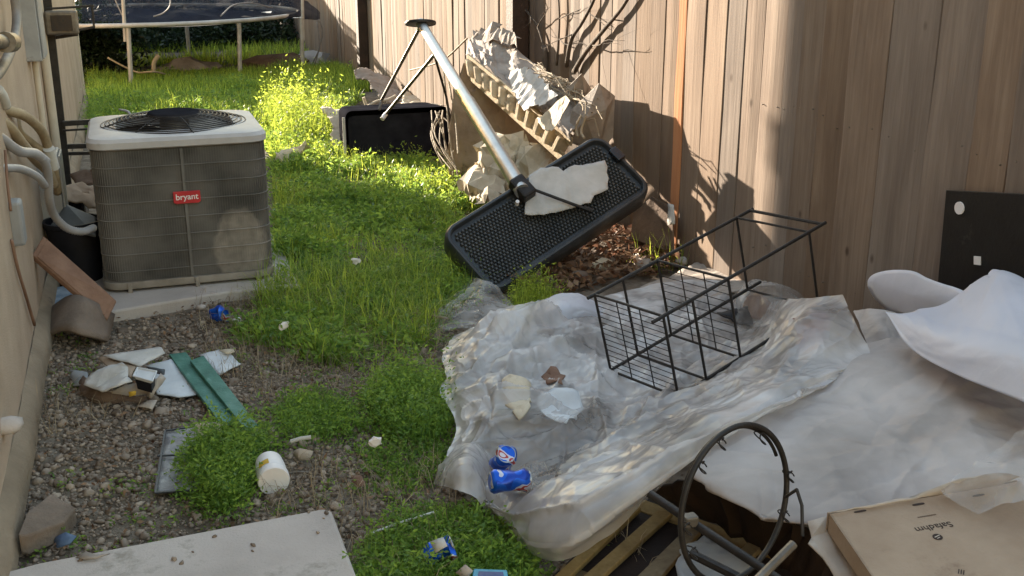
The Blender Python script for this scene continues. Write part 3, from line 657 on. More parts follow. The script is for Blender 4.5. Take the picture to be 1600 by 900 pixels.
# pipe bundle: refrigerant lines
def pipe(name, q, r, mat, label, n=40, cat='pipe', ribs=False, Yd=None, **kw):
    P_ = catmull(np.array([AY(*p[:2], p[2]) if len(p) == 3 else onwall(*p) for p in q]), n)
    R_ = [r * (1.16 if (ribs and i % 2) else 1) for i in range(n)]
    m = MB(); m.tube(P_, R_, 10); return m.build(name, M[mat], None, smooth=True if not ribs else 50, label=label, cat=cat, **kw)
pipe('insulated_pipe', ((-20, 165, 4.6), (10, 172, 4.75), (40, 182, 4.95), (65, 205, 5.15), (78, 240, 5.25), (86, 275, 5.35), (90, 300, 5.45)), .021, 'hose', 'uppermost tan wrapped pipe arching out of the wall toward the condenser')
pipe('insulated_pipe', ((-20, 178, 4.6), (12, 196, 4.72), (35, 225, 4.85), (58, 252, 5.0), (75, 268, 5.2), (84, 290, 5.3)), .022, 'hose', 'lower tan wrapped pipe drooping from the wall beneath the uppermost one')
pipe('insulated_pipe', ((25, 180, 5.1), (30, 205, 5.1), (48, 222, 5.15), (70, 240, 5.25), (82, 262, 5.3)), .017, 'hose', 'short tan wrapped pipe between the two longer wrapped ones')
pipe('grey_conduit', ((-25, 198, 4.4), (5, 218, 4.5), (30, 236, 4.6), (55, 240, 4.75), (72, 252, 4.85)), .020, 'greypipe', 'smooth grey conduit bending out from the wall over the leaning clay plank', ribs=False)
pipe('grey_conduit', ((-30, 264, 4.3), (0, 263, 4.35), (32, 264, 4.5), (58, 276, 4.65), (70, 290, 4.75)), .016, 'greypipe', 'lower straight grey conduit entering at the left edge')
pipe('flexible_conduit', ((66, 246, 4.8), (73, 262, 4.85), (76, 285, 4.9), (77, 310, 4.95), (84, 335, 5.05), (104, 356, 5.15), (128, 362, 5.25), (146, 356, 5.35)), .016, 'greypipe', 'ribbed grey flexible conduit hanging down and looping to the condenser', n=90, ribs=True)
pipe('white_fitting', ((-4, 140, 4.55), (4, 152, 4.6), (8, 165, 4.65)), .022, 'white', 'white pipe fitting where the wrapped pipes leave the wall', n=14)
m = MB(); m.tube([AY(76, 232, 5.2), AY(84, 262, 5.25)], .026, 10); m.build('pipe_tape', M['white'], None, smooth=40, label='white taped end of the wrapped pipes beside the black pole', cat='tape')
# black steel frame between wall and condenser
t = thing('metal_frame', (-.36, 6.9, 0), 'black upright steel frame standing between the wall and the condenser', 'frame')
m = MB(); a, b = AY(76, 20, 6.9), AY(106, 290, 6.9); a2 = a + (a - b) * .3; m.bar(a2, b, .045, .045); m.build('upright', M['blackmetal'], t, bevel=.003)
m = MB(); m.bar(b + (0, 0, .0), (b[0] + .01, 6.9, 0), .045, .045); m.build('lower_upright', M['blackmetal'], t, bevel=.003)
for (p, q, wd) in (((98, 193, 6.85), (192, 187, 6.85), .03), ((98, 204, 6.85), (146, 201, 6.85), .012), ((100, 229, 6.9), (150, 227, 6.9), .028), ((100, 240, 6.9), (150, 239, 6.9), .02),
                   ((72, 14, 6.8), (147, 9, 6.8), .012), ((74, 56, 6.8), (148, 42, 6.8), .014), ((72, 17, 6.8), (74, 56, 6.8), .016), ((144, 10, 6.8), (147, 43, 6.8), .012), ((78, 60, 6.9), (122, 53, 6.9), .02)):
    m = MB(); m.bar(AY(*p), AY(*q), wd); m.build('rail', M['blackmetal'], t, bevel=.002)
t2 = thing('flood_light', AY(95, 35, 6.8), 'small dark flood light held in the top bracket of the black frame', 'lamp')
m = MB(); c_ = AY(97, 35, 6.8); m.box(c_, (.17, .10, .13)); m.build('lamp_housing', M['darksteel'], t2, bevel=.01)
m = MB(); m.box(c_ - (0, .056, 0), (.11, .01, .085)); m.build('lens', M['blackgloss'], t2)
m = MB(); m.tube(catmull(np.array([AY(*q) for q in ((205, 188, 6.3), (202, 177, 6.32), (196, 173, 6.34), (186, 171, 6.36))]), 14), [.010 - .0004 * i for i in range(14)], 8)
m.build('bent_strip', M['greypipe'], None, smooth=True, label='pale bent plastic strip poking up behind the condenser', cat='strip')

# junk between wall and condenser
t = thing('clay_plank', G(120, 440, .1), 'reddish brown clay plank leaning against the wall in front of the condenser', 'plank')
pa, pb, pc_, pd_ = AY(51, 398, 4.95), AY(68, 368, 5.05), AY(183, 470, 4.90), AY(168, 500, 4.84)
nn = np.cross(pc_ - pb, pa - pb); nn /= np.linalg.norm(nn); nn *= -1 if nn[1] > 0 else 1
m = MB(); m.prism([pa - nn * .03, pd_ - nn * .03, pc_ - nn * .03, pb - nn * .03], nn * .03); m.build('slab', M['tile'], t, bevel=.006)
m = MB(); ins = lambda p, q, f: p + (q - p) * f
m.prism([ins(pa, pc_, .05) + nn * .001, ins(pd_, pb, .05) + nn * .001, ins(pc_, pa, .05) + nn * .001, ins(pb, pd_, .05) + nn * .001], nn * .004); m.build('raised_face', M['tile'], t, bevel=.002)
# arched roof tile
A_ = []
for k in range(13):
    u = k / 12
    f0 = catmull(np.array([G(62, 535, .0), G(95, 517, .08), G(128, 523, .085), G(168, 534, .01)]), 13)[k]
    f1 = catmull(np.array([G(82, 480, .08), G(112, 462, .17), G(142, 470, .16), G(178, 492, .04)]), 13)[k]
    A_.append([f0 + (f1 - f0) * v for v in np.linspace(0, 1, 6)])
m = MB(); m.grid(np.array(A_)); m.build('roof_tile', M['tilegrey'], None, smooth=60, solid=.014, label='arched brown roof tile lying on the ground below the leaning clay plank', cat='tile')
m = MB(); m.prism([G(*q) for q in ((84, 456, .05), (118, 450, .05), (120, 482, .05), (86, 488, .05))], (0, 0, .02)); m.build('blue_packet', pm('pale_blue_plastic', [(.12, .2, .3), (.5, .55, .6)], 14, .5, .2), None, label='blue and white packet tucked behind the clay plank', cat='packet')
# bucket
t = thing('bucket', (-.34, 5.55, .0), 'black bucket with a tilted grey lid between wall and condenser', 'bucket')
m = MB(); m.lathe([(.105, 0), (.13, .30), (.14, .31), (.14, .33), (.128, .33), (.10, .02), (.001, .02)], (-.335, 5.6, .02), n=24); m.build('pail', M['black'], t, smooth=40)
m = MB(); A1, A2, A3, A4 = AY(78, 352, 5.55), AY(103, 318, 5.72), AY(150, 338, 5.6), AY(150, 368, 5.4); m.prism([A1, A2, A3, A4], (0, 0, -.012)); m.build('lid', M['slate_rim'], t, bevel=.006)
sheet('cardboard_scrap', [AY(88, 292, 6.1), AY(120, 287, 6.2), AY(148, 290, 6.2), AY(150, 325, 6.0), AY(118, 318, 6.0), AY(92, 306, 6.0)], M['card'], .01, .02, 8, seed=3, label='crumpled brown cardboard between the wall and the condenser', cat='cardboard')
sheet('cardboard_scrap', [AY(110, 275, 6.5), AY(150, 262, 6.5), AY(155, 290, 6.4), AY(120, 292, 6.4)], M['carddark'], .01, .02, 8, seed=5, label='orange brown box piece behind the crumpled cardboard by the wall', cat='cardboard')
m = MB(); m.bb(-.45, -.30, 6.2, 6.6, .0, .33); m.build('storage_crate', M['blackgloss'], None, bevel=.02, label='dark crate in the gap behind the bucket', cat='crate')

# ------------------------------------------------------------------ trampoline
tr = thing('trampoline', (.1, 15.5, 0), 'round backyard trampoline with torn dark netting at the far end', 'trampoline')
TC, TR, TZ = np.array([.10, 15.5]), 2.15, .735
def tring(r, z, n=64): return [(TC[0] + r * math.cos(a), TC[1] + r * math.sin(a), z) for a in np.linspace(0, 2 * math.pi, n + 1)[:-1]]
m = MB(); m.tube(tring(TR, TZ), .026, 8, closed=True); m.build('rim', M['algae'], tr, smooth=True)
m = MB()
rings = [[(TC[0] + r_ * math.cos(a), TC[1] + r_ * math.sin(a), TZ - .02 - .10 * (1 - (r_ / 2.0) ** 2) + .02 * math.sin(3 * a + r_)) for a in np.linspace(0, 2 * math.pi, 49)[:-1]] for r_ in (1.85, 1.4, .9, .4, .02)]
m.loft(rings, False, True); m.build('jumping_mat', M['mat'], tr, smooth=True)
m = MB()
for k in range(72):
    a = k * math.pi / 36; m.tube([(TC[0] + r_ * math.cos(a), TC[1] + r_ * math.sin(a), TZ - .01) for r_ in (1.86, 2.13)], .008, 4)
m.build('springs', M['algae'], tr, kind='stuff')
for px, py, Y in ((206, 147, 13.38), (375, 125, 13.9), (473, 120, 14.35)):
    p = AY(px, py, Y); q = AY(px - (6 if px < 300 else 1), 40, Y); m = MB(); m.tube([(p[0], Y, -.03), (q[0], Y, TZ - .01)], .026, 8); m.build('leg', M['algae'], tr, smooth=40)
for a in (1.2, 2.4, 3.6):
    q = np.array([TC[0] + TR * math.cos(a), TC[1] + TR * math.sin(a)]); m = MB(); m.tube([(*q, -.03), (*q, TZ)], .028, 8); m.build('leg', M['algae'], tr, smooth=40)
for px, Y in ((194, 13.4), (473, 14.35)):
    a, b = AY(px, 48, Y), AY(px - (1 if px < 300 else 0), -60, Y); b2 = np.array([a[0] + (b[0] - a[0]), Y, a[2] + 1.3]); m = MB(); m.tube([a - (0, 0, .12), b2], .02, 8); m.build('net_pole', M['algae'], tr, smooth=40)
# torn netting lying over the mat
A_ = lattice([[AY(*q) for q in r_] for r_ in (
    ((128, -30, 14.6), (180, -22, 14.8), (240, -25, 15), (300, -14, 15), (360, -8, 15.2), (420, -12, 15.4), (480, 2, 15.5)),
    ((128, -8, 14.0), (180, 2, 14.1), (240, 0, 14.2), (300, 8, 14.3), (360, 6, 14.4), (430, 6, 14.8), (498, 16, 15.2)),
    ((128, 22, 13.6), (180, 24, 13.6), (240, 26, 13.7), (300, 22, 13.8), (360, 27, 14.0), (430, 20, 14.3), (500, 24, 15.0)),
    ((128, 34, 13.5), (180, 33, 13.45), (240, 35, 13.5), (300, 34, 13.6), (360, 33, 13.8), (430, 29, 14.2), (500, 30, 14.9)))], 30, 60)
A_[..., 2] += .05 * (fbm(A_[..., 0] * 5, A_[..., 1] * 5, 4) - .5)
m = MB(); m.grid(A_); m.build('netting', M['net'], tr, smooth=True)
for k, q in enumerate((((265, -10, 13.6), (266, 8, 13.5), (256, 20, 13.5), (240, 26, 13.5)), ((345, 25, 13.46), (365, 8, 14), (395, 5, 14.2), (425, 12, 14.4)), ((178, -5, 13.5), (188, 18, 13.45), (195, 30, 13.4)), ((498, 30, 14.8), (504, 50, 14.8), (498, 78, 14.8), (492, 100, 14.8)), ((495, 35, 14.7), (500, 70, 14.6), (489, 98, 14.6)))):
    m = MB(); m.tube(catmull(np.array([AY(*p) for p in q]), 16), .008, 6); m.build('loose_strap', M['cablegrey'], tr, smooth=True)
for k in range(16):
    p = AY(random.choice([random.uniform(150, 190), random.uniform(330, 420), random.uniform(380, 500)]), random.uniform(18, 32), 14.0 + random.random() * .8); 
    q_ = [p + np.array([random.uniform(-.09, .09), random.uniform(-.1, .1), random.uniform(0, .03)]) for _ in range(4)]
    m = MB(); m.add(q_, [(0, 1, 2), (0, 2, 3)]); m.build('litter_scrap', M['white'], None, solid=.003, label='white scrap of litter lying on the torn trampoline netting', cat='scrap', group='scraps on the trampoline')
# dark heap and hose under it
m = MB(); m.tube(catmull(np.array([AY(*q) for q in ((168, 90, 13.8), (190, 102, 13.8), (215, 113, 13.8), (240, 112, 13.46), (262, 117, 14), (280, 122, 14))]), 30), .012, 6); m.build('garden_hose', M['hose'], None, smooth=True, label='pale hose lying on the ground under the trampoline', cat='hose')
m = MB(); m.tube(catmull(np.array([AY(*q) for q in ((248, 86, 13.7), (241, 97, 13.7), (240, 110, 13.7))]), 12), .026, 7); m.build('upright_stub', M['hose'], None, smooth=True, label='short upright tan stub beside the hose under the trampoline', cat='stub')
for k, (px, py, wd, mt, nm, lb) in enumerate(((160, 80, .35, 'black', 'tarpaulin_heap', 'dark blue heap under the left end of the trampoline'), (300, 108, .4, 'cardgrey', 'debris_heap', 'grey brown debris heap under the middle of the trampoline'), (430, 98, .45, 'carddark', 'debris_heap', 'reddish debris heap under the right side of the trampoline'), (490, 95, .2, 'grey', 'debris_heap', 'pale debris lump by the foot of the right trampoline pole'))):
    c_ = AY(px, py, 15.0 + .1 * k); bv, bfc = ico2(); V = bv * np.array([wd, .25, .14]) * (1 + rng.normal(0, .22, (len(bv), 1))) + np.array([c_[0], c_[1], .06])
    m = MB(); m.add(V, [tuple(f) for f in bfc]); m.build(nm, M[mt], None, smooth=30, label=lb, cat='heap')

# ------------------------------------------------------------------ tipped basketball stand
BO = np.array([1.561, 4.774, .013]); Ba = np.array([.97, .252, .408]); Bb = np.array([-.189, .312, .258]); Bn = np.cross(Ba, Bb); Bn /= np.linalg.norm(Bn)
la, lb = np.linalg.norm(Ba), np.linalg.norm(Bb); ua, ub = Ba / la, Bb / lb
hoop = thing('basketball_stand', BO + (Ba + Bb) / 2 * np.array([1, 1, 0]), 'tipped over basketball stand, its black waffle bottomed base up and steel pole slanting back', 'basketball stand')
def rr2(l, w_, ins, r, off, n=7):
    out = []
    for cx_, cy_, a0 in ((l - ins - r, w_ - ins - r, 0), (ins + r, w_ - ins - r, 90), (ins + r, ins + r, 180), (l - ins - r, ins + r, 270)):
        for k in range(n):
            a = math.radians(a0 + 90 * k / (n - 1)); out.append(BO + ua * (cx_ + r * math.cos(a)) + ub * (cy_ + r * math.sin(a)) + Bn * off)
    return out
m = MB(); m.loft([rr2(la, lb, .02, .07, -.15), rr2(la, lb, .0, .085, -.12), rr2(la, lb, 0, .085, -.02), rr2(la, lb, .01, .08, -.003), rr2(la, lb, .022, .07, .0), rr2(la, lb, .026, .065, -.004), rr2(la, lb, .029, .06, -.035)], True, True)
m.build('base', M['slate'], hoop, smooth=35)
m = MB(); nx, ny = 48, 18
for i in range(nx):
    for j in range(ny):
        cx_ = .06 + (la - .12) * (i + .5 * (j % 2) * 0) / (nx - 1); cy_ = .06 + (lb - .12) * j / (ny - 1)
        if j % 2: cx_ += (la - .12) / (nx - 1) / 2
        if cx_ > la - .05: continue
        c_ = BO + ua * cx_ + ub * cy_ - Bn * .034; e1, e2 = ua * .0068, ub * .0085
        m.add([c_ - e1 - e2, c_ + e1 - e2, c_ + e1 + e2, c_ - e1 + e2] + [c_ + (q_) * .62 + Bn * .016 for q_ in (-e1 - e2, e1 - e2, e1 + e2, -e1 + e2)], [(4, 5, 6, 7), (0, 1, 5, 4), (1, 2, 6, 5), (2, 3, 7, 6), (3, 0, 4, 7)])
m.build('waffle_grip', M['slate_rim'], hoop, kind='stuff')
m = MB(); q_ = BO + Ba * 1.0 + Bb * .62; m.box(q_ - Bn * .0 - ua * .025, (.05, .08, .03), (ua, ub, Bn)); m.build('corner_notch', M['blackgloss'], hoop, bevel=.004)
pj = PL(812, 292, BO, Bn, .03); disc = AX(657, 36, 1.9)
dv = disc - pj; dv /= np.linalg.norm(dv)
m = MB(); m.tube([pj - dv * .05, pj + (disc - pj) * .45, pj + (disc - pj) * .46, disc], [.041, .041, .035, .034], 20); m.build('pole', M['steel'], hoop, smooth=40)
# flange disc
nd_ = np.array([.05, .25, 1.]); nd_ /= np.linalg.norm(nd_)
m = MB(); m.lathe([(.001, -.012), (.105, -.010), (.108, 0), (.105, .008), (.001, .012)], disc, nd_, 28); m.build('flange', M['blackmetal'], hoop, smooth=40)
s1a, s1b = disc + (-.01, 0, -.04), AY(597, 155, 8.3)
s2a = AX(678, 86, 1.915); s2b = AY(603, 178, 8.15); s2c = AY(597, 186, 8.12)
m = MB(); m.tube([s1a, s1b, AY(592, 172, 8.25)], .012, 8); m.build('strut', M['darksteel'], hoop, smooth=40)
m = MB(); m.tube([s2a, s2b], .012, 8); o_ = m.build('strut', M['darksteel'], hoop, smooth=40)
m = MB(); m.tube([s2b, s2c], .017, 8); m.build('end_sleeve', M['wtext'], o_, smooth=40)
m = MB(); m.tube([AX(680, 90, 1.92), AY(697, 150, 7.3), AY(706, 200, 7.25)], .009, 8); m.build('strut', M['blackmetal'], hoop, smooth=40)
m = MB(); m.box(pj + Bn * .01 - ub * .02, (.085, .13, .07), (ua, ub, Bn)); m.build('bracket', M['blackmetal'], hoop, bevel=.012)
m = MB(); bl = PL(808, 318, BO, Bn, .05); m.tube([bl - Bn * .01, bl + Bn * .02], .010, 8); m.build('bolt', M['wtext'], hoop)
m = MB(); m.tube([PL(820, 291, BO, Bn, .06), PL(922, 329, BO, Bn, .045)], .008, 8); m.build('axle_rod', M['blackmetal'], hoop, smooth=40)
m = MB(); m.tube([PL(912, 325, BO, Bn, .045), PL(926, 330, BO, Bn, .045)], .014, 8); m.build('axle_cap', M['blackmetal'], hoop, smooth=40)
sheet('torn_sheet', [PL(*q, BO, Bn, .022) for q in ((822, 312), (826, 275), (845, 262), (872, 262), (880, 268), (898, 258), (925, 256), (945, 250), (949, 262), (950, 296), (928, 306), (922, 318), (880, 330), (850, 337), (820, 335))], M['white'], .004, .012, 7, seed=9,
      label='torn white sheet lying over the black waffle base of the basketball stand', cat='sheet')

# backboard / dark tote lying by the grass
t = thing('storage_tote', (1.95, 8.5, 0), 'large glossy black plastic tote on its side behind the tall grass', 'tote')
c0, c1, c2, c3 = AY(537, 172, 8.3), AY(704, 168, 8.3), AY(704, 262, 8.25), AY(537, 262, 8.25)
c2[2] = max(c2[2], -.02)
def rrq(x0, x1, z0, z1, y, r, n=6):
    out = []
    for cx_, cz_, a0 in ((x1 - r, z1 - r, 0), (x0 + r, z1 - r, 90), (x0 + r, z0 + r, 180), (x1 - r, z0 + r, 270)):
        for k in range(n):
            a = math.radians(a0 + 90 * k / (n - 1)); out.append((cx_ + r * math.cos(a), y, cz_ + r * math.sin(a)))
    return out
X0, X1, Z1 = c0[0], c1[0], c0[2]
m = MB(); m.loft([rrq(X0, X1, -.05, Z1, y_, r_) for y_, r_ in ((8.3, .06), (8.285, .065), (8.27, .06))] , False, False)
m.build('rolled_rim', M['blackmatte'], t, smooth=40)
m = MB(); m.loft([rrq(X0 + .01, X1 - .01, -.04, Z1 - .01, 8.3, .05), rrq(X0 + .04, X1 - .04, -.03, Z1 - .035, 8.75, .05)][::-1], True, False); m.build('shell', M['blackmatte'], t, smooth=40)
m = MB(); m.loft([rrq(X0 + .03, X1 - .03, -.02, Z1 - .05, 8.31, .04), rrq(X0 + .034, X1 - .034, -.02, Z1 - .056, 8.325, .04)]); m.build('inner_face', M['blackmatte'], t, smooth=40)
m = MB(); m.bar((X0 - .012, 8.26, .08), (X0 - .012, 8.26, Z1 - .05), .012, .02); m.build('pale_edge', M['white'], t, bevel=.003)
sheet('white_rag', [G(430, 250, .08), G(432, 236, .14), G(452, 232, .14), G(468, 226, .16), G(478, 220, .2), G(488, 232, .12), G(470, 245, .06), G(455, 258, .03)], M['cream'], .004, .03, 6, seed=2, label='crumpled white rag in the grass beside the corner of the condenser', cat='rag')
sheet('white_rag', [AY(500, 168, 9.2), AY(538, 172, 9.0), AY(534, 240, 8.6), AY(520, 242, 8.6), AY(516, 190, 8.9)], M['cream'], .004, .03, 6, seed=4, label='pale torn sheet just left of the black tote', cat='rag')
# things behind the tote against the fence
sheet('cardboard_flap', [AY(553, 110, 11.5), AY(572, 106, 11.6), AY(615, 128, 11.4), AY(640, 160, 11.0), AY(600, 165, 10.8), AY(575, 128, 11.2), AY(556, 122, 11.4)], M['cardgrey'], .01, .03, 5, seed=6, label='bent grey cardboard flap against the fence beyond the tote', cat='cardboard')
sheet('cardboard_flap', [AY(630, 142, 9.8), AY(660, 158, 9.5), AY(690, 165, 9.2), AY(690, 172, 8.9), AY(628, 172, 9.0)], M['cream'], .01, .03, 5, seed=8, label='sunlit cream cardboard flap showing over the top of the tote', cat='cardboard')
m = MB(); m.tube(catmull(np.array([AY(*q) for q in ((575, 166, 8.9), (590, 158, 8.9), (605, 156, 8.9), (618, 150, 8.95))]), 14), .012, 7); m.build('driftwood_stick', M['cream'], None, smooth=True, label='pale curved stick lying on the far edge of the tote', cat='stick')
m = MB(); m.tube([AY(568, 152, 9), AY(572, 164, 9)], .014, 6); m.build('wood_stub', M['cream'], None, label='short pale stub standing at the left of the curved stick', cat='stick')

# ------------------------------------------------------------------ collapsed box / furniture heap leaning on fence
def XP(*pts): return [AX(*q) for q in pts]
heap = thing('broken_furniture', (2.3, 6.6, 0), 'torn fabric covered furniture panel with a row of pressed ribs leaning on the fence', 'furniture')
LB = lattice([XP((742, 52, 2.46), (770, 62, 2.48), (800, 78, 2.5), (845, 106, 2.52), (885, 132, 2.52), (912, 158, 2.5)),
              XP((733, 70, 2.34), (760, 85, 2.36), (790, 105, 2.38), (830, 136, 2.40), (868, 165, 2.38), (900, 196, 2.36)),
              XP((728, 86, 2.22), (752, 102, 2.24), (782, 126, 2.25), (822, 158, 2.27), (858, 190, 2.28), (892, 220, 2.30))], 40, 90)
UV = np.stack([np.linspace(0, .6, 40)[:, None] * np.ones((1, 90)), np.linspace(0, 2.0, 90)[None] * np.ones((40, 1)), np.zeros((40, 90))], -1)
LB += normals(LB) * (folds(UV, 31, .055, 1.3) + .05 * (fbm(UV[..., 0] * 5, UV[..., 1] * 5, 12) - .5))[..., None]
m = MB(); m.grid(LB); m.build('crumpled_cover', M['cardgrey'], heap, smooth=38, solid=.006)
# ribs, standing along the upper edge of the fabric panel
r0, r1 = AX(731, 90, 2.17), AX(893, 222, 2.33)
r0b, r1b = AX(736, 118, 2.16), AX(880, 246, 2.30)
NR = 11
m = MB(); m.bar(r0, r1, .016, .05); m.build('upper_rail', M['yellowrib'], heap, bevel=.003)
m = MB(); m.bar(r0b, r1b, .018, .06); m.build('lower_rail', M['yellowrib'], heap, bevel=.003)
for k in range(NR):
    f = (k + .4) / NR; a = r0 + (r1 - r0) * f; b = r0b + (r1b - r0b) * f; d_, u_, v_ = frame_of(b - a)
    al = (r1 - r0) / np.linalg.norm(r1 - r0); m = MB(); wv = .075 + random.uniform(-.01, .01)
    nrm = np.cross(d_, al); nrm /= np.linalg.norm(nrm); nrm *= -1 if nrm[1] > 0 else 1
    c_ = (a + b) / 2 + nrm * .02; L_b = np.linalg.norm(b - a) * random.uniform(.98, 1.12)
    m.hexa([c_ - al * wv / 2 - d_ * L_b / 2 - nrm * .05, c_ + al * wv / 2 - d_ * L_b / 2 - nrm * .05, c_ + al * wv / 2 + d_ * L_b / 2 - nrm * .05, c_ - al * wv / 2 + d_ * L_b / 2 - nrm * .05,
            c_ - al * wv / 3.4 - d_ * L_b / 2.3 + nrm * .02, c_ + al * wv / 3.4 - d_ * L_b / 2.3 + nrm * .02, c_ + al * wv / 3.4 + d_ * L_b / 2.3 + nrm * .02, c_ - al * wv / 3.4 + d_ * L_b / 2.3 + nrm * .02])
    m.build('rib', M['yellowrib'], heap, bevel=.008)
m = MB(); m.prism([r0 + (.02, .05, 0), r1 + (.02, .05, 0), r1b + (.02, .05, 0), r0b + (.02, .05, 0)], (.0, .012, 0)); m.build('backing_strip', M['carddark'], heap)
YP = lambda *pts: [AY(*q) for q in pts]
LB = lattice([YP((724, 98, 7.15), (760, 135, 7.05), (800, 172, 6.95), (840, 212, 6.85), (878, 250, 6.75)),
              YP((712, 140, 7.2), (748, 175, 7.08), (785, 210, 6.96), (822, 245, 6.85), (860, 280, 6.72)),
              YP((703, 200, 7.2), (740, 225, 7.1), (778, 252, 6.95), (815, 280, 6.8), (850, 305, 6.65)),
              YP((700, 292, 7.2), (735, 300, 7.08), (770, 308, 6.9), (808, 318, 6.75), (840, 325, 6.6))], 60, 60)
LB += normals(LB) * (.035 * (fbm(LB[..., 0] * 5, LB[..., 2] * 5, 31) - .5) + .02 * (1 - np.abs(2 * fbm(LB[..., 0] * 7, LB[..., 2] * 4, 2) - 1)) ** 3)[..., None]
m = MB(); m.grid(LB); m.build('fabric_panel', M['cardbrown'], heap, smooth=38, solid=.01)
AK = dict(angular=True)
sheet('torn_lining', XP((798, 112, 2.30), (820, 105, 2.34), (850, 128, 2.34), (872, 152, 2.30), (845, 168, 2.24), (822, 176, 2.22), (800, 140, 2.26)), M['white'], .003, .03, 5, seed=12, parent=heap, **AK)
sheet('torn_lining', XP((840, 185, 2.2), (885, 150, 2.26), (893, 160, 2.24), (862, 205, 2.17), (846, 198, 2.18)), M['cream'], .003, .02, 5, seed=14, parent=heap, **AK)
sheet('torn_lining', XP((738, 52, 2.42), (765, 45, 2.46), (805, 52, 2.5), (810, 72, 2.46), (780, 66, 2.44), (745, 72, 2.36)), M['cardgrey'], .004, .04, 5, seed=15, parent=heap, **AK)
sheet('crumpled_paper', YP((752, 250, 6.45), (775, 215, 6.4), (800, 210, 6.3), (838, 228, 6.2), (866, 236, 6.1), (868, 262, 6.0), (822, 282, 6.0), (800, 300, 6.1), (762, 315, 6.2), (742, 285, 6.4)), M['cream'], .003, .10, 5, seed=16, angular=True,
      label='crumpled cream paper in the sun at the foot of the steel pole', cat='paper')
sheet('crumpled_paper', YP((722, 295, 6.5), (742, 262, 6.5), (765, 258, 6.4), (785, 292, 6.2), (776, 325, 6.0), (745, 318, 6.2)), M['cream'], .003, .08, 5, seed=17, angular=True,
      label='smaller crumpled paper piece at the edge of the grass under the steel pole', cat='paper')
# folded grey board box at the right end of the heap
t = thing('folded_box', (2.5, 5.8, 0), 'open grey cardboard box wedged between the furniture heap and the fence', 'box')
A_, B_, C_, D_, E_, F_ = AX(893, 172, 2.36), AX(936, 130, 2.46), AX(961, 150, 2.60), AX(958, 214, 2.60), AX(935, 240, 2.50), AX(888, 222, 2.34)
K_ = AX(948, 170, 2.50)
m = MB(); m.prism([A_, B_, K_, AX(915, 186, 2.38)], (0, .005, 0)); m.build('upper_panel', M['cardgrey'], t)
m = MB(); m.prism([B_, C_, D_, E_, K_], (0, .005, 0)); m.build('end_panel', M['cardgrey'], t)
m = MB(); m.prism([A_, AX(915, 186, 2.381), K_, E_, F_], (0, .006, 0)); m.build('front_panel', M['cardgrey'], t)
m = MB(); m.prism([A_ + (0, .3, 0), B_ + (.02, .3, .02), C_ + (0, .35, 0), D_ + (0, .35, 0), F_ + (0, .3, 0)], (0, .006, 0)); m.build('rear_panel', M['cardgrey'], t)
# brown board leaning at the foot of the fence
m = MB(); m.prism([AX(985, 372, 2.50), AX(990, 330, 2.55), AX(1018, 308, 2.60), AX(1050, 326, 2.62), AX(1052, 395, 2.60), G(1020, 402, .0)], (.008, 0, 0)); m.build('cardboard_sheet', M['carddark'], None, label='brown cardboard panel at the foot of the fence right of the basketball base', cat='cardboard')
sheet('white_chip', XP((1044, 318, 2.60), (1053, 320, 2.61), (1054, 350, 2.60), (1044, 352, 2.59)), M['white'], .004, .006, 9, label='little white chip on the edge of the brown panel', cat='scrap')
# dead vine tangle and sapling
def twig(mb, p, d, L, r, lvl, seg=6):
    pts = [np.array(p)]; d = np.array(d, float); rr_ = [r]
    for i in range(seg):
        d = d + rng.normal(0, .12, 3); d /= np.linalg.norm(d); pts.append(pts[-1] + d * L / seg); rr_.append(r * (1 - .75 * (i + 1) / seg))
    mb.tube(pts, rr_, 5)
    if lvl > 0:
        for _ in range(3):
            i = random.randint(2, seg - 1); dd_ = d + rng.normal(0, .9, 3) * np.array([.3, 1, .6]); dd_ /= np.linalg.norm(dd_); twig(mb, pts[i], dd_, L * .5, rr_[i] * .6, lvl - 1, seg)
sap = thing('bare_sapling', (2.6, 6.9, 0), 'leafless sapling with thin grey branches rising in front of the fence', 'sapling')
stems = [((897, 112), (915, 82), (945, 45), (975, 8), (1000, -40)), ((885, 104), (893, 62), (910, 35), (930, -5), (940, -50)), ((870, 102), (873, 60), (874, 20), (870, -40)), ((852, 80), (840, 42), (818, 12), (800, -12))]
for k, s_ in enumerate(stems):
    n = len(s_); P_ = catmull(np.array([AX(px, py, 2.652 - .004 * i) for i, (px, py) in enumerate(s_)]), 16); m = MB()
    r0_ = (.017, .015, .009, .009)[k]; m.tube(P_, [r0_ * (1 - .5 * i / 15) for i in range(16)], 7)
    o_ = m.build('stem', M['bark'], sap, smooth=True)
    m = MB()
    for i in range(5, 16, 4):
        sg = random.choice((-1, 1)); twig(m, P_[i], (.0, sg * .8, random.uniform(-.1, .8)), random.uniform(.25, .6), .0045, 1)
    m.build('twig', M['bark'], sap, smooth=True, kind='stuff')
m = MB(); m.tube([(2.6, 6.9, 0), P_[0], P_[1]], .02, 7); m.build('trunk', M['bark'], sap, smooth=True)
m = MB()
for k in range(42):
    f = rng.random(); c_ = AX(845 + 80 * f, 112 + 60 * f, 2.5 - .12 * rng.random()) + rng.normal(0, .03, 3); d_ = AX(930, 180, 2.48) - AX(850, 118, 2.5); d_ /= np.linalg.norm(d_)
    pts = [c_ + d_ * (t_ - .5) * .5 + rng.normal(0, .02, 3) for t_ in np.linspace(0, 1, 6)]; m.tube(pts, .003, 4)
m.build('dry_vines', M['hose'], None, kind='stuff', label='tangle of dry vine stems over the furniture heap')
m = MB()
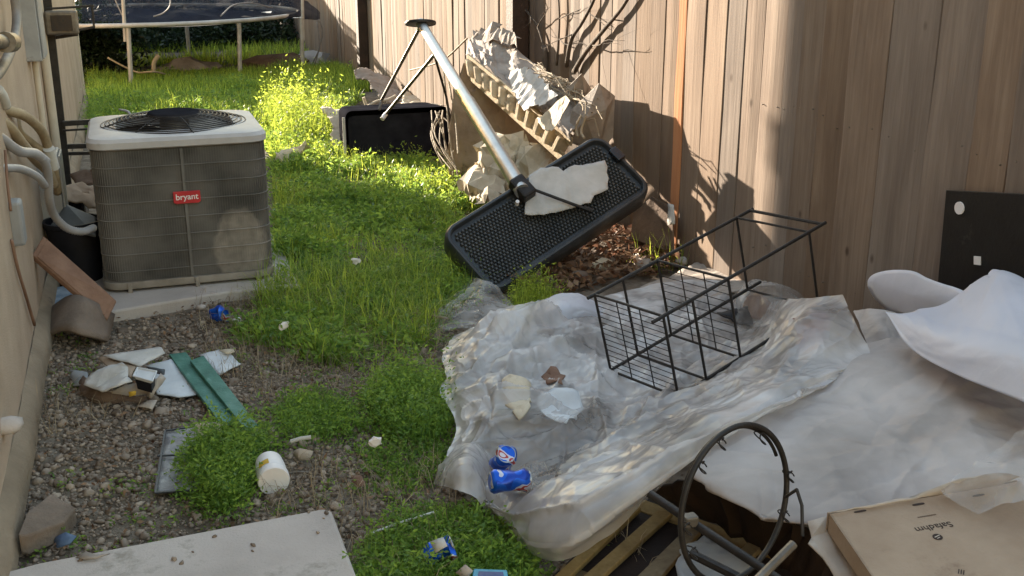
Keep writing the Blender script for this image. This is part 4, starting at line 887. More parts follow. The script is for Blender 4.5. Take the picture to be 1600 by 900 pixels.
for k in range(10):
    a = AX(672 + 30 * rng.random(), 172 + 10 * rng.random(), 2.02 + rng.random() * .1); b = AX(700 + rng.random() * 16, 250 + 30 * rng.random(), 2.0); mid = (a + b) / 2 + rng.normal(0, .04, 3)
    m.tube(catmull(np.array([a, mid, b]), 10), .005, 5)
for q in (((693, 110, 2.1), (700, 180, 2.06), (706, 240, 2.02), (708, 275, 2.0)), ((701, 128, 2.1), (712, 190, 2.06), (716, 240, 2.02)), ((640, 110, 2.3), (690, 95, 2.35), (730, 60, 2.45)), ((908, 180, 2.34), (900, 198, 2.3), (903, 214, 2.28)), ((915, 182, 2.34), (908, 205, 2.3), (913, 216, 2.28))):
    m.tube(catmull(np.array(XP(*q)), 14), .007, 6)
m.build('dry_stems', M['hose'], None, kind='stuff', label='thin dry stems hanging over the right end of the black tote')

# ------------------------------------------------------------------ wire rack
RB = np.array([1.587, 3.459, .12]); Rd = np.array([.772, .242, .196]); Rc = np.array([.103, -.343, .018]); Ru = np.array([-.076, -.007, .308])
rack = thing('wire_rack', (1.98, 3.4, .1), 'black metal shelving rack lying on its side on the crumpled plastic', 'rack')
q = lambda s, a, b: RB + Rd * s + Rc * a + Ru * b
for a, b, s0, s1 in ((0, 0, -.03, 1.0), (1, 0, 0, 1.02), (0, 1, -.04, 1.02), (1, 1, -.06, 1.02)):
    m = MB(); m.tube([q(s0, a, b), q(s1, a, b)], .0068, 8); m.build('rail', M['blackmetal'], rack, smooth=40)
for s_ in (0, .168, .382, .906):
    for a in (0, 1):
        m = MB(); m.tube([q(s_, a, 0), q(s_, a, 1)], .0052, 7); m.build('upright', M['blackmetal'], rack, smooth=40)
    for b in (0, 1):
        if s_ == .168 and b == 1: continue
        m = MB(); m.tube([q(s_, 0, b), q(s_, 1, b)], .005, 7); m.build('crossbar', M['blackmetal'], rack, smooth=40)
m = MB(); m.tube([q(1.0, 0, 1), q(1.0, 1, 1)], .0065, 7); m.build('crossbar', M['blackmetal'], rack, smooth=40)
for s_ in (.0, .382):
    o_ = None; m = MB()
    nw = 14 if s_ == 0 else 10
    for k in range(1, nw): m.tube([q(s_, 0, k / nw), q(s_, 1, k / nw)], .0016, 5)
    m.build('shelf_wires', M['blackmetal'], rack)
    m = MB()
    for k in range(1, 3): m.tube([q(s_, k / 3, 0), q(s_, k / 3, 1)], .0026, 5)
    m.build('shelf_braces', M['blackmetal'], rack)

# ------------------------------------------------------------------ plastic sheeting
T = [
 ((692, 518, .05), (770, 498, .08), (850, 466, .15), (930, 462, .09), (1040, 446, .09), (1120, 438, .10), (1180, 470, .12), (1240, 470, .34), (1318, 461, .46)),
 ((684, 570, .08), (760, 560, .13), (845, 540, .12), (940, 528, .07), (1050, 510, .08), (1125, 500, .09), (1180, 505, .12), (1256, 500, .38), (1338, 505, .42)),
 ((700, 645, .10), (765, 640, .16), (850, 625, .13), (945, 610, .10), (1040, 592, .10), (1115, 572, .12), (1180, 560, .20), (1255, 545, .36), (1352, 545, .36)),
 ((690, 712, .07), (752, 712, .10), (838, 712, .09), (925, 695, .11), (1000, 672, .14), (1075, 640, .20), (1150, 610, .28), (1245, 580, .37), (1356, 562, .34)),
 ((684, 752, .04), (735, 760, .06), (800, 785, .10), (885, 775, .20), (975, 735, .27), (1055, 690, .32), (1140, 645, .36), (1235, 605, .39), (1352, 570, .33)),
 ((712, 778, .02), (772, 800, .04), (822, 838, .10), (890, 838, .18), (965, 790, .26), (1045, 735, .32), (1135, 678, .36), (1230, 628, .37), (1345, 578, .30)),
 ((745, 800, .0), (792, 828, .01), (832, 872, .03), (885, 880, .06), (955, 845, .10), (1020, 785, .18), (1105, 712, .27), (1215, 645, .31), (1330, 590, .25))]
TA = lattice([[G(*p) for p in r_] for r_ in T], 240, 370)
u_, v_ = np.meshgrid(np.linspace(0, 1, 240), np.linspace(0, 1, 370), indexing='ij')
edge = np.clip(np.minimum(np.minimum(u_, 1 - u_) * 9, np.minimum(v_ * 9, 1)), .2, 1)
amp = (.055 * np.clip(1.15 - 3.4 * np.clip(u_ - .42, 0, 1), .2, 1) * (1 - .55 * np.clip(v_ - .35, 0, .5) * 2))
TA = TA + normals(TA) * (folds(TA, 3, 1.0, 2.6, along=.55) * amp * 1.15 * edge + .05 * (fbm(TA[..., 0] * 3, TA[..., 1] * 3, 6) - .5))[..., None]
eb = np.clip(1 - v_ * 7, 0, 1) + np.clip(u_ * 8 - 7, 0, 1) * .5 + np.clip(1 - u_ * 9, 0, 1) * np.clip(1.6 - 2 * v_, 0, 1)
TA[..., 0] += eb * .16 * (fbm(TA[..., 1] * 2.6, TA[..., 0] * 1.5, 71) - .5); TA[..., 1] += eb * .14 * (fbm(TA[..., 0] * 2.6 + 9, TA[..., 1] * 2.6, 72) - .5)
# pleats that run along the rolled front edge
TA = TA + normals(TA) * (.030 * ((1 - np.abs(2 * vn(u_ * 16 + 1.5 * fbm(v_ * 6, u_ * 4, 7), v_ * 2.2, 8) - 1)) ** 3 - .3) * np.clip((u_ - .58) * 5, 0, 1) * np.clip((1.02 - u_) * 6, .2, 1))[..., None]
TA[..., 2] = np.maximum(TA[..., 2], .012)
m = MB(); m.grid(TA); tarp = m.build('plastic_sheeting', M['tarp'], None, smooth=True, label='big crumpled translucent plastic sheet spread over the rubbish in the middle right', cat='plastic sheet')
cm = np.clip(1.2 - 2.8 * np.clip(u_ - .42, 0, 1) - .7 * np.clip(v_ - .45, 0, 1), .1, .9) * (.35 + 1.1 * fbm(TA[..., 0] * 3, TA[..., 1] * 3, 88))
at_ = tarp.data.attributes.new('crumple', 'FLOAT', 'POINT'); at_.data.foreach_set('value', cm.astype(np.float32).ravel())
# a left lobe of the same kind of plastic
def filmsheet(name, rows, mat, label, seed, nu=50, nv=60, amp=.03, fr=4, **kw):
    B_ = lattice(rows, nu, nv); B_ = B_ + normals(B_) * folds(B_, seed, amp, fr)[..., None]; B_[..., 2] = np.maximum(B_[..., 2], .01)
    m = MB(); m.grid(B_); return m.build(name, M[mat], None, smooth=True, label=label, **kw)
R = lambda *rows: [[G(*p) for p in r_] for r_ in rows]
filmsheet('plastic_sheet', R(((705, 700, .05), (735, 695, .12), (760, 705, .08), (770, 735, .04)), ((690, 735, .06), (722, 728, .17), (752, 735, .12), (766, 765, .04)), ((682, 758, .02), (712, 765, .13), (745, 780, .10), (764, 805, .01))), 'film', 'rounded flap of plastic sticking out left of the blue can', 21, amp=.015, cat='plastic sheet')
filmsheet('plastic_sheet', R(((690, 468, .02), (730, 440, .05), (755, 438, .12), (790, 470, .03)), ((680, 500, .03), (725, 478, .08), (765, 470, .10), (812, 490, .04)), ((690, 520, .02), (740, 512, .05), (785, 505, .06), (826, 500, .02))), 'filmthin', 'thin clear plastic scrap at the lower end of the basketball base', 23, amp=.028, fr=3.5, cat='plastic sheet')
filmsheet('plastic_sheet', R(((835, 480, .10), (870, 462, .17), (905, 460, .18), (940, 478, .12)), ((830, 495, .12), (870, 480, .20), (910, 478, .20), (945, 492, .12)), ((828, 520, .08), (870, 512, .14), (915, 505, .12), (950, 505, .08))), 'foam', 'smooth bluish white hump of plastic just left of the wire rack', 25, amp=.012, cat='plastic sheet')
filmsheet('plastic_sheet', R(((1145, 462, .10), (1180, 440, .20), (1225, 448, .26), (1262, 470, .2)), ((1150, 485, .12), (1185, 462, .28), (1235, 468, .3), (1268, 490, .26)), ((1155, 520, .11), (1195, 510, .22), (1240, 505, .24), (1262, 515, .24))), 'filmthin', 'clear plastic bulging over the brown pot shard by the fence', 27, amp=.022, fr=3.5, cat='plastic sheet')
sheet('cardboard_sheet', [G(*q) for q in ((1000, 452, .06), (1090, 412, .06), (1165, 430, .08), (1180, 448, .10), (1120, 470, .10), (1010, 470, .08))], M['cardgrey'], .006, .015, 5, seed=33, label='flat greyish cardboard sheet at the fence foot behind the wire rack', cat='cardboard')
# brown pot shard
m = MB(); A_ = lattice(R(((1165, 470, .12), (1180, 458, .22), (1200, 468, .22), (1206, 490, .14)), ((1158, 500, .08), (1176, 498, .13), (1194, 502, .13), (1205, 506, .1))), 12, 16); m.grid(A_)
m.build('pot_shard', M['tile'], None, smooth=True, solid=.012, label='curved terracotta shard under the clear plastic at the rack end', cat='shard')
sheet('black_scrap', [G(*q) for q in ((1120, 490, .13), (1150, 484, .15), (1172, 480, .14), (1178, 512, .12), (1150, 505, .12))], M['black'], .006, .01, 8, label='black plastic scrap left of the terracotta shard', cat='scrap')
# rubbish showing through and on the plastic
for nm, pts, mt, lb in (
    ('paper_scrap', ((785, 598, .175), (812, 592, .195), (828, 600, .185), (830, 640, .175), (812, 658, .16), (786, 630, .165)), 'cream', 'pale yellow paper scrap showing through the plastic left of its middle'),
    ('dark_red_bundle', ((1240, 505, .33), (1262, 486, .36), (1292, 490, .37), (1300, 515, .36), (1285, 545, .33), (1262, 560, .31), (1245, 540, .31)), 'redbrown', 'dark reddish bundle veiled by the raised peak of the plastic sheeting'),
    ('grey_bundle', ((940, 600, .06), (1000, 580, .07), (1060, 600, .07), (1040, 640, .06), (960, 650, .05)), 'carddark', 'brown cardboard showing through the middle of the plastic sheeting'),
    ('dark_bundle', ((860, 700, .04), (960, 670, .05), (1010, 690, .06), (950, 740, .05), (870, 745, .04)), 'slate', 'dark bag showing through the plastic right of the two blue cans'),
    ('red_packet', ((845, 585, .145), (868, 575, .155), (884, 590, .150), (880, 608, .145), (855, 604, .145)), 'tile', 'faded red packet in the crumpled plastic above the blue paper'),
    ('blue_paper', ((840, 620, .165), (865, 608, .185), (900, 618, .165), (912, 640, .145), (885, 665, .135), (850, 650, .155)), 'bluewhite', 'pale blue white bag lying in the crumpled plastic'),
    ('purple_bag', ((890, 565, .08), (915, 555, .09), (932, 565, .08), (925, 585, .07), (900, 588, .07)), 'grey', 'greyish lilac bag in the plastic left of the rack foot')):
    sheet(nm, [G(*p) for p in pts], M[mt], .004, .022, 8, seed=len(lb), label=lb, cat='scrap')

# drop cloth on the right
C4 = R(((1345, 540, .34), (1420, 530, .37), (1500, 552, .38), (1600, 590, .38), (1720, 650, .38)),
       ((1262, 600, .34), (1360, 605, .36), (1470, 615, .37), (1590, 655, .37), (1720, 700, .37)),
       ((1175, 655, .33), (1285, 672, .34), (1405, 685, .345), (1560, 715, .35), (1715, 760, .35)),
       ((1110, 705, .32), (1210, 735, .33), (1325, 750, .32), (1490, 765, .325), (1700, 810, .33)),
       ((1085, 742, .31), (1165, 788, .32), (1255, 813, .31), (1420, 808, .30), (1680, 860, .30)),
       ((1088, 750, .27), (1165, 797, .28), (1255, 822, .27), (1420, 820, .27), (1680, 870, .27)))
CA = lattice(C4, 110, 160); CA = CA + normals(CA) * folds(CA, 77, .030, 1.7)[..., None]
m = MB(); m.grid(CA); m.build('drop_cloth', M['cloth'], None, smooth=True, label='grey beige drop cloth sheet stretched in front of the foam on the right', cat='cloth')
# cream fold behind cloth under the foam
filmsheet('plastic_sheet', R(((1335, 488, .34), (1365, 484, .38), (1400, 490, .38), (1440, 520, .36)), ((1345, 510, .33), (1378, 512, .36), (1410, 530, .34), (1450, 555, .34)), ((1358, 545, .30), (1392, 538, .33), (1425, 550, .33), (1470, 575, .33))), 'cloth', 'pale cloth fold under the left end of the white foam', 29, amp=.012, cat='cloth')

# foam sheet
foam = thing('foam_sheet', (2.3, 2.7, .35), 'large curled bluish white foam sheet against the fence on the right', 'foam')
F1 = lattice([XP((1475, 480, 2.44), (1508, 455, 2.46), (1548, 428, 2.50), (1590, 434, 2.50), (1660, 480, 2.45), (1740, 560, 2.40)),
              XP((1440, 485, 2.36), (1490, 488, 2.34), (1545, 478, 2.33), (1600, 485, 2.34), (1670, 525, 2.33), (1745, 590, 2.30)),
              XP((1412, 492, 2.30), (1462, 520, 2.22), (1530, 538, 2.18), (1600, 552, 2.17), (1675, 580, 2.16), (1750, 630, 2.14)),
              XP((1384, 488, 2.30), (1425, 545, 2.2), (1500, 588, 2.13), (1600, 628, 2.08), (1680, 668, 2.06), (1755, 700, 2.04))], 60, 80)
FU = np.stack([np.linspace(0, .7, 60)[:, None] * np.ones((1, 80)), np.linspace(0, 1.1, 80)[None] * np.ones((60, 1)), np.zeros((60, 80))], -1)
m = MB(); m.grid(F1 + normals(F1) * (folds(FU, 51, .012, 1.4) + .006 * (fbm(F1[..., 1] * 3, F1[..., 2] * 3, 5) - .5))[..., None]); m.build('front_fold', M['foam'], foam, smooth=True, solid=.008)
lobe = [(1357, 447), (1358, 437), (1366, 429), (1382, 424), (1402, 422), (1428, 424), (1448, 434), (1475, 444), (1500, 452), (1530, 470), (1530, 500), (1450, 498), (1400, 488), (1385, 482), (1366, 464)]
m = MB(); cpt = AX(1430, 460, 2.50); ring = [AX(px, py, 2.56 - .12 * (px - 1357) / 170) for px, py in catmull(np.array(lobe + [lobe[0]], float), 60)[:-1]]
m.loft([ring] + [[cpt + (np.array(p) - cpt) * f + np.array([-.012 * (1 - f * f), 0, 0]) for p in ring] for f in (.85, .6, .3, .02)], False, True); m.build('back_fold', M['foam'], foam, smooth=True, solid=.008)
m = MB(); A_ = lattice([XP((1545, 428, 2.50), (1552, 422, 2.52), (1566, 424, 2.52)), XP((1544, 434, 2.48), (1556, 434, 2.48), (1568, 434, 2.48))], 8, 10); m.grid(A_); m.build('torn_tab', M['foam'], foam, smooth=True, solid=.006)
# black board on fence
t = thing('black_board', (2.64, 2.6, .2), 'flat black board with white spots standing against the fence', 'board')
a, b = AX(1478, 297, 2.64), AX(1465, 440, 2.64)
m = MB(); m.prism([(2.64, a[1], a[2]), tuple(AX(1700, 308, 2.64)), (2.64, AX(1700, 308, 2.64)[1], .1), (2.64, b[1] + .015, .1), b], (.012, 0, 0)); m.build('panel', M['dustyblack'], t, bevel=.002)
for px, py, r_ in ((1500, 325, .022), (1528, 407, .02)):
    c_ = AX(px, py, 2.638); m = MB(); n_s = 14 if py < 400 else 4
    m.prism([c_ + np.array([0, r_ * math.cos(2 * math.pi * k / n_s + .6), r_ * math.sin(2 * math.pi * k / n_s + .6)]) for k in range(n_s)], (-.005, 0, 0)); m.build('spot', M['wtext'], t)

# ------------------------------------------------------------------ hoop rim with net loops
RC = DD(1150, 787, 2.30); camdir = CP - RC; camdir /= np.linalg.norm(camdir)
uu = UP * .985 + RIGHT * .16; uu -= camdir * 0; uu /= np.linalg.norm(uu); vv = RIGHT * .80 - UP * .10 + FWD * .62; vv /= np.linalg.norm(vv)
rim = thing('basketball_hoop', RC, 'black basketball rim with scraps of net standing in front of the drop cloth', 'basketball rim')
Rr = .162
rp = lambda a, r_=Rr: RC + uu * r_ * math.cos(a) + vv * r_ * .97 * math.sin(a)
nv_ = np.cross(uu, vv); nv_ /= np.linalg.norm(nv_)
m = MB(); m.tube([rp(a) for a in np.linspace(0, 2 * math.pi, 73)[:-1]], .0062, 10, closed=True); m.build('ring', M['blackmetal'], rim, smooth=True)
m = MB(); m.tube([rp(a, Rr - .006) + nv_ * .012 for a in np.linspace(-1.4, .9, 30)], .004, 8); m.build('inner_ring', M['blackmetal'], rim, smooth=True)
for a in (-1.02, -.55, .35, 1.25, 1.75, -1.9, -2.3):
    m = MB(); c_ = rp(a, Rr - .018 if a < 1 else Rr + .012); pts = []
    for k in range(26):
        t_ = k / 25; pts.append(c_ + uu * (.012 * math.sin(t_ * 9)) + vv * (.014 * math.cos(t_ * 13) - .006 * t_) + nv_ * .01 * math.sin(t_ * 7))
    m.tube(pts, .0015, 5); m.build('net_loop', M['blackmetal'], rim, smooth=True)
a0 = rp(1.5); m = MB(); m.tube([a0, DD(1245, 765, 2.28), DD(1253, 790, 2.28), DD(1254, 838, 2.28)], .0035, 7); m.build('wire_hook', M['blackmetal'], rim, smooth=40)
m = MB(); m.tube([DD(1016, 772, 2.42), DD(1075, 812, 2.36), DD(1185, 884, 2.28), DD(1230, 915, 2.24)], .0095, 10); m.build('bracket_arm', M['blackmetal'], rim, smooth=40)
m = MB(); m.tube([DD(1080, 865, 2.42), DD(1200, 925, 2.36)], .010, 8); m.build('bracket_arm', M['blackmetal'], rim, smooth=40)
m = MB(); m.box(DD(1078, 813, 2.34), (.03, .025, .025)); m.build('bracket_clamp', M['darksteel'], rim, bevel=.004)
m = MB(); m.tube([DD(1240, 850, 2.2), DD(1180, 910, 2.15)], .009, 8); m.build('lower_stay', M['darksteel'], rim, smooth=40)

# ------------------------------------------------------------------ pallet under the cloth
pal = thing('wooden_pallet', (1.2, 1.9, 0), 'yellowish slatted wooden pallet on the ground beneath the rim', 'pallet')
def slat(pts, th, mat='yard_wood', nm='slat'):
    m = MB(); P_ = [G(*p) for p in pts]; m.prism([p - np.array([0, 0, th]) for p in P_], (0, 0, th)); return m.build(nm, M[mat], pal, bevel=.003)
slat(((905, 905, .06), (1030, 795, .06), (1052, 800, .06), (935, 905, .06)), .018)
slat(((985, 910, .06), (1075, 822, .06), (1096, 828, .06), (1020, 915, .06)), .018)
slat(((1080, 930, .06), (1170, 845, .06), (1192, 852, .06), (1112, 935, .06)), .018)
slat(((860, 905, .06), (985, 790, .06), (1002, 792, .06), (885, 905, .06)), .018)
slat(((1000, 778, .038), (1290, 880, .038), (1285, 900, .038), (995, 796, .038)), .03, 'yard_wood', 'stringer')
slat(((880, 880, .038), (1190, 990, .038), (1180, 1010, .038), (870, 900, .038)), .03, 'yard_wood', 'stringer')
M['umber'] = pm('dark_umber', [(.010, .006, .005), (.028, .014, .009)], 5, .8, .3)  # dark brown, deepened to hold the shade under the cloth
m = MB(); m.prism([G(*p) - np.array([0, 0, 0]) for p in ((860, 905, .030), (1010, 765, .030), (1320, 860, .030), (1290, 990, .030), (900, 990, .030))], (0, 0, .004)); m.build('slat_shade_sheet', M['umber'], None, label='dark sheet beneath the wooden pallet, standing for the shade between slats', cat='mat')  # added dark sheet in place of the shade between slats
sheet('dark_liner', [G(*p) for p in ((1000, 770, .10), (1085, 745, .22), (1180, 800, .2), (1260, 825, .18), (1320, 900, .12), (1290, 935, .06), (1180, 860, .05), (1080, 800, .06))], M['umber'], .006, .02, 5, seed=41, label='dark brown panel hanging in the gap under the drop cloth, darkened for its shade', cat='cardboard')  # dark panel with the gap's shade put into its colour
sheet('plastic_bag', [G(*p) for p in ((1062, 862, .09), (1100, 838, .10), (1150, 858, .10), (1182, 878, .10), (1150, 930, .09), (1060, 930, .09))], M['grey'], .004, .02, 8, seed=43, label='bluish plastic bag lying on the pallet inside the rim', cat='bag')

# ------------------------------------------------------------------ cardboard carton
ct = thing('cardboard_carton', G(1450, 900, .1), 'flat brown shipping carton with slots and upside down print in the lower right corner', 'carton')
q00, q10, q01 = G(1296, 803, .44), G(1592, 752, .47), G(1420, 985, .40)
nrm = np.cross(q10 - q00, q01 - q00); nrm /= np.linalg.norm(nrm); nrm *= -1 if nrm[2] < 0 else 1
q11 = PL(1780, 1010, q00, nrm)
m = MB(); m.prism([q00 - nrm * .004, q01 - nrm * .004, q11 - nrm * .004, q10 - nrm * .004], nrm * .004); m.build('top_panel', M['card'], ct, bevel=.001)
dn = -nrm * .045
m = MB(); m.prism([q00, q01, q01 + dn, q00 + dn], (np.cross(q01 - q00, dn) / np.linalg.norm(np.cross(q01 - q00, dn))) * .004); m.build('side_panel', M['card'], ct)
m = MB(); m.prism([q10, q11, q11 + dn, q10 + dn], (.004, 0, 0)); m.build('side_panel', M['card'], ct)
m = MB(); m.prism([q00 + dn, q01 + dn, q11 + dn, q10 + dn], dn * .05); m.build('bottom_panel', M['card'], ct)
m = MB(); m.prism([q00 + (0, .004, 0), q10 + (0, .004, 0), q10 + (0, .004, 0) + dn, q00 + (0, .004, 0) + dn], (0, .004, 0)); m.build('side_panel', M['card'], ct)
sheet('flap', [G(1297, 802, .445), G(1420, 778, .46), G(1500, 748, .50), G(1560, 738, .51), G(1592, 744, .48), G(1560, 757, .475), G(1420, 781, .46)], M['cardpale'], .004, .004, 5, parent=ct)
sheet('flap', [G(1262, 815, .40), G(1292, 806, .42), G(1320, 850, .36), G(1375, 925, .34), G(1318, 925, .33), G(1285, 872, .36), G(1262, 850, .38), G(1268, 840, .38)], M['cardpale'], .004, .004, 5, parent=ct)
for px, py, l_, w2 in ((1342, 795, .030, .005), (1433, 784, .030, .0055), (1527, 770, .030, .005)):
    c_ = PL(px + 2, py + 4, q00, nrm, .0006); e1 = (q10 - q00) / np.linalg.norm(q10 - q00); e2 = np.cross(nrm, e1); m = MB()
    K = 12; m.prism([c_ + e1 * (l_ / 2 * math.copysign(abs(math.cos(a)) ** .5, math.cos(a))) + e2 * (w2 / 1.6 * math.copysign(abs(math.sin(a)) ** .8, math.sin(a))) for a in np.linspace(0, 2 * math.pi, K + 1)[:-1]], nrm * .0006); m.build('slot', M['ink'], ct)
e1 = (q10 - q00) / np.linalg.norm(q10 - q00); e2 = np.cross(nrm, e1); e2 *= 1 if np.dot(e2, FWD) > 0 else -1
text_mesh('printed_word', 'Safadhm', .026, PL(1459, 823, q00, nrm, .0008), -e1, -e2, M['ink'], ct, .0002)
text_mesh('printed_line', 'IIIIIIIIIIIIIIIIIIIIIIIIIIIIII', .006, PL(1448, 806, q00, nrm, .0008), -e1, -e2, M['ink'], ct, .0001)
text_mesh('printed_word', 'lll', .022, PL(1502, 893, q00, nrm, .0008), -e1 * .8 + e2 * .6, -e2 * .8 - e1 * .6, M['ink'], ct, .0002)
m = MB(); c_ = PL(1465, 839, q00, nrm, .0007); m.prism([c_ + e1 * .0105 * math.cos(a) + e2 * .0105 * math.sin(a) for a in np.linspace(0, 2 * math.pi, 21)[:-1]], nrm * .0005); em = m.build('emblem', M['ink'], ct)
m = MB(); m.box(c_ + nrm * .0008 + e2 * .002, (.015, .0022, .0004), (e1 * .9 + e2 * .3, e2 * .9 - e1 * .3, nrm)); m.box(c_ + nrm * .0008 - e2 * .004, (.009, .0018, .0004), (e1 * .9 + e2 * .3, e2 * .9 - e1 * .3, nrm)); m.build('emblem_stripe', M['cardpale'], em)

filmsheet('plastic_sheet', R(((1470, 770, .47), (1510, 735, .50), (1560, 700, .50), (1620, 660, .50)), ((1490, 785, .475), (1540, 755, .51), (1585, 735, .53), (1650, 700, .53)), ((1530, 800, .475), (1565, 785, .49), (1600, 780, .50), (1660, 760, .50))), 'filmthin', 'clear plastic draped over the far right corner of the shipping carton', 61, amp=.018, fr=4, cat='plastic sheet')
# ------------------------------------------------------------------ small things on the gravel
def plank(name, pts, th, mat, label):
    m = MB(); P_ = [G(*p) for p in pts]; m.prism([p - np.array([0, 0, th]) for p in P_], (0, 0, th)); return m.build(name, M[mat], None, bevel=.002, label=label, cat='plank')
plank('green_plank', ((264, 553, .045), (291, 550, .045), (368, 655, .040), (345, 662, .040)), .016, 'green', 'left green painted plank, lying lower on the white paper')
plank('green_plank', ((297, 563, .062), (318, 555, .062), (403, 664, .055), (384, 671, .055)), .016, 'green', 'right green painted plank, overlapping its neighbour')
for nm, pts, mt, amp_, lb in (
    ('white_sheet', ((228, 572, .03), (268, 563, .035), (300, 590, .025), (309, 617, .02), (280, 622, .02), (246, 617, .02)), 'bluewhite', .004, 'white paper sheet under the left green plank'),
    ('white_sheet', ((312, 556, .03), (342, 548, .035), (356, 551, .03), (377, 570, .02), (362, 577, .02), (343, 585, .02), (330, 575, .025)), 'bluewhite', .008, 'white paper sheet sticking out right of the green planks'),
    ('cream_scrap', ((342, 548, .045), (364, 545, .05), (367, 550, .04), (356, 554, .04)), 'cream', .008, 'small cream scrap on the corner of the right white sheet'),
    ('white_board', ((160, 556, .10), (252, 543, .10), (258, 552, .09), (219, 573, .09)), 'white', .003, 'pointed white panel on top of the rubbish pile by the wall'),
    ('brown_panel', ((154, 561, .08), (166, 553, .09), (213, 571, .085), (205, 590, .09), (180, 583, .08)), 'card', .004, 'brown cardboard wedge between the two white panels of the pile'),
    ('printed_sheet', ((193, 567, .13), (207, 598, .10), (184, 604, .10), (161, 613, .07), (132, 603, .06), (141, 583, .08)), 'white', .012, 'stained white printed sheet at the left of the rubbish pile'),
    ('cardboard_tray', ((165, 613, .04), (208, 600, .07), (245, 592, .09), (250, 586, .09), (259, 592, .08), (236, 623, .03), (228, 616, .03), (198, 618, .03)), 'cardpale', .012, 'tan torn cardboard under the small grey tray'),
    ('dark_scrap', ((124, 598, .03), (132, 588, .05), (160, 610, .05), (230, 620, .02), (222, 632, .0), (160, 632, .0), (128, 618, .01)), 'carddark', .012, 'shade-painted scrap at the bottom of the rubbish pile'),  # dark scraps and the pile's shadow, painted as one dark sheet
    ('navy_scrap', ((228, 573, .10), (258, 578, .09), (257, 586, .08), (240, 583, .08)), 'slate', .006, 'dark slate blue scrap at the right end of the pile'),
    ('grey_cloth', ((108, 578, .03), (135, 580, .05), (132, 600, .04), (112, 600, .02)), 'grey', .015, 'grey crumpled cloth at the left end of the pile'),
    ('kraft_scrap', ((214, 635, .02), (232, 626, .03), (246, 626, .03), (238, 640, .02)), 'cardpale', .006, 'little tan scrap in front of the rubbish pile'),
    ('yellow_scrap', ((201, 612, .075), (212, 611, .08), (212, 617, .065), (202, 620, .06)), 'yellow', .003, 'small bright yellow scrap in the rubbish pile')):
    sheet(nm, [G(*p) for p in pts], M[mt], .004, amp_, 10, seed=len(lb) + len(nm), label=lb, cat='scrap')
t = thing('plastic_tray', G(225, 588, .1), 'small grey plastic tray with a pale rim on top of the rubbish pile', 'tray')
c4 = [G(*p) for p in ((207, 589, .12), (214, 575, .13), (246, 581, .13), (239, 598, .12))]; cc_ = sum(c4) / 4
m = MB(); m.loft([[p for p in c4], [p + (0, 0, .006) for p in c4], [cc_ + (p - cc_) * .86 + (0, 0, .006) for p in c4], [cc_ + (p - cc_) * .78 - (0, 0, .012) for p in c4]], True, True); m.build('tray_body', M['bluewhite'], t, bevel=.002)
m = MB(); m.prism([cc_ + (p - cc_) * .77 - (0, 0, .0105) for p in c4], (0, 0, .001)); m.build('tray_floor', M['grey'], t)
m = MB(); m.loft([[cc_ + (p - cc_) * .8 - (0, 0, .005) for p in c4], [cc_ + (p - cc_) * .7 - (0, 0, .05) for p in c4]]); m.build('tray_wall', M['black'], t)
# blister panel
bt = thing('packaging_tray', G(290, 715, .02), 'broken dull grey plastic panel with compartments partly under the weeds', 'panel')
M['glass'] = pm('scuffed_plastic', [(.10, .10, .115), (.24, .235, .24), (.46, .43, .41)], 7, .35, .3, spec=.6)
sheet('sheet', [G(*p) for p in ((258, 673, .03), (300, 664, .035), (342, 660, .035), (352, 700, .03), (330, 765, .025), (241, 771, .025), (246, 725, .028))], M['glass'], .004, .008, 12, parent=bt, seed=5)
for a, b in (((246, 712, .036), (335, 709, .038)), ((258, 673, .038), (243, 770, .034)), ((243, 770, .034), (325, 764, .036)), ((258, 673, .038), (340, 661, .042))):
    m = MB(); m.bar(G(*a), G(*b), .006, .005); m.build('ridge', M['slate'], bt)
sheet('pink_wrapper', [G(*p) for p in ((308, 668, .05), (330, 664, .07), (352, 668, .06), (346, 690, .05), (320, 696, .05))], M['cream'], .003, .02, 12, seed=8, label='crinkled pale wrapper on the upper corner of the grey plastic panel', cat='wrapper')
# white tub lying down
tb = thing('plastic_tub', G(422, 735, 0), 'white plastic tub lying on its side among the weeds', 'tub')
a = G(417, 712, .058); b = G(428, 752, .050); ax = b - a; ax /= np.linalg.norm(ax); a = b - ax * .125
m = MB(); m.lathe([(.001, -.062 + .062), (.036, .0), (.043, .006), (.047, .05), (.047, .088), (.043, .10), (.001, .1)], a, ax, 28); m.build('body', M['wtext'], tb, smooth=35)
m = MB(); m.lathe([(.001, .095), (.0475, .095), (.050, .1), (.050, .122), (.047, .127), (.001, .1265)], a, ax, 28); m.build('lid', M['wtext'], tb, smooth=35)
sd = frame_of(ax); up_ = np.array([0, 0, 1.]) - ax * ax[2]; up_ /= np.linalg.norm(up_); sd_ = np.cross(ax, up_); sg = -1 if np.dot(sd_, RIGHT) > 0 else 1
m = MB(); ring = []
for hh in (.060, .088): ring.append([a + ax * hh + .0478 * (math.cos(t_) * up_ + math.sin(t_) * sd_ * sg) for t_ in np.linspace(.15, .9, 7)])
m.grid(np.array(ring)); m.build('label_patch', M['yellow'], tb, smooth=True)
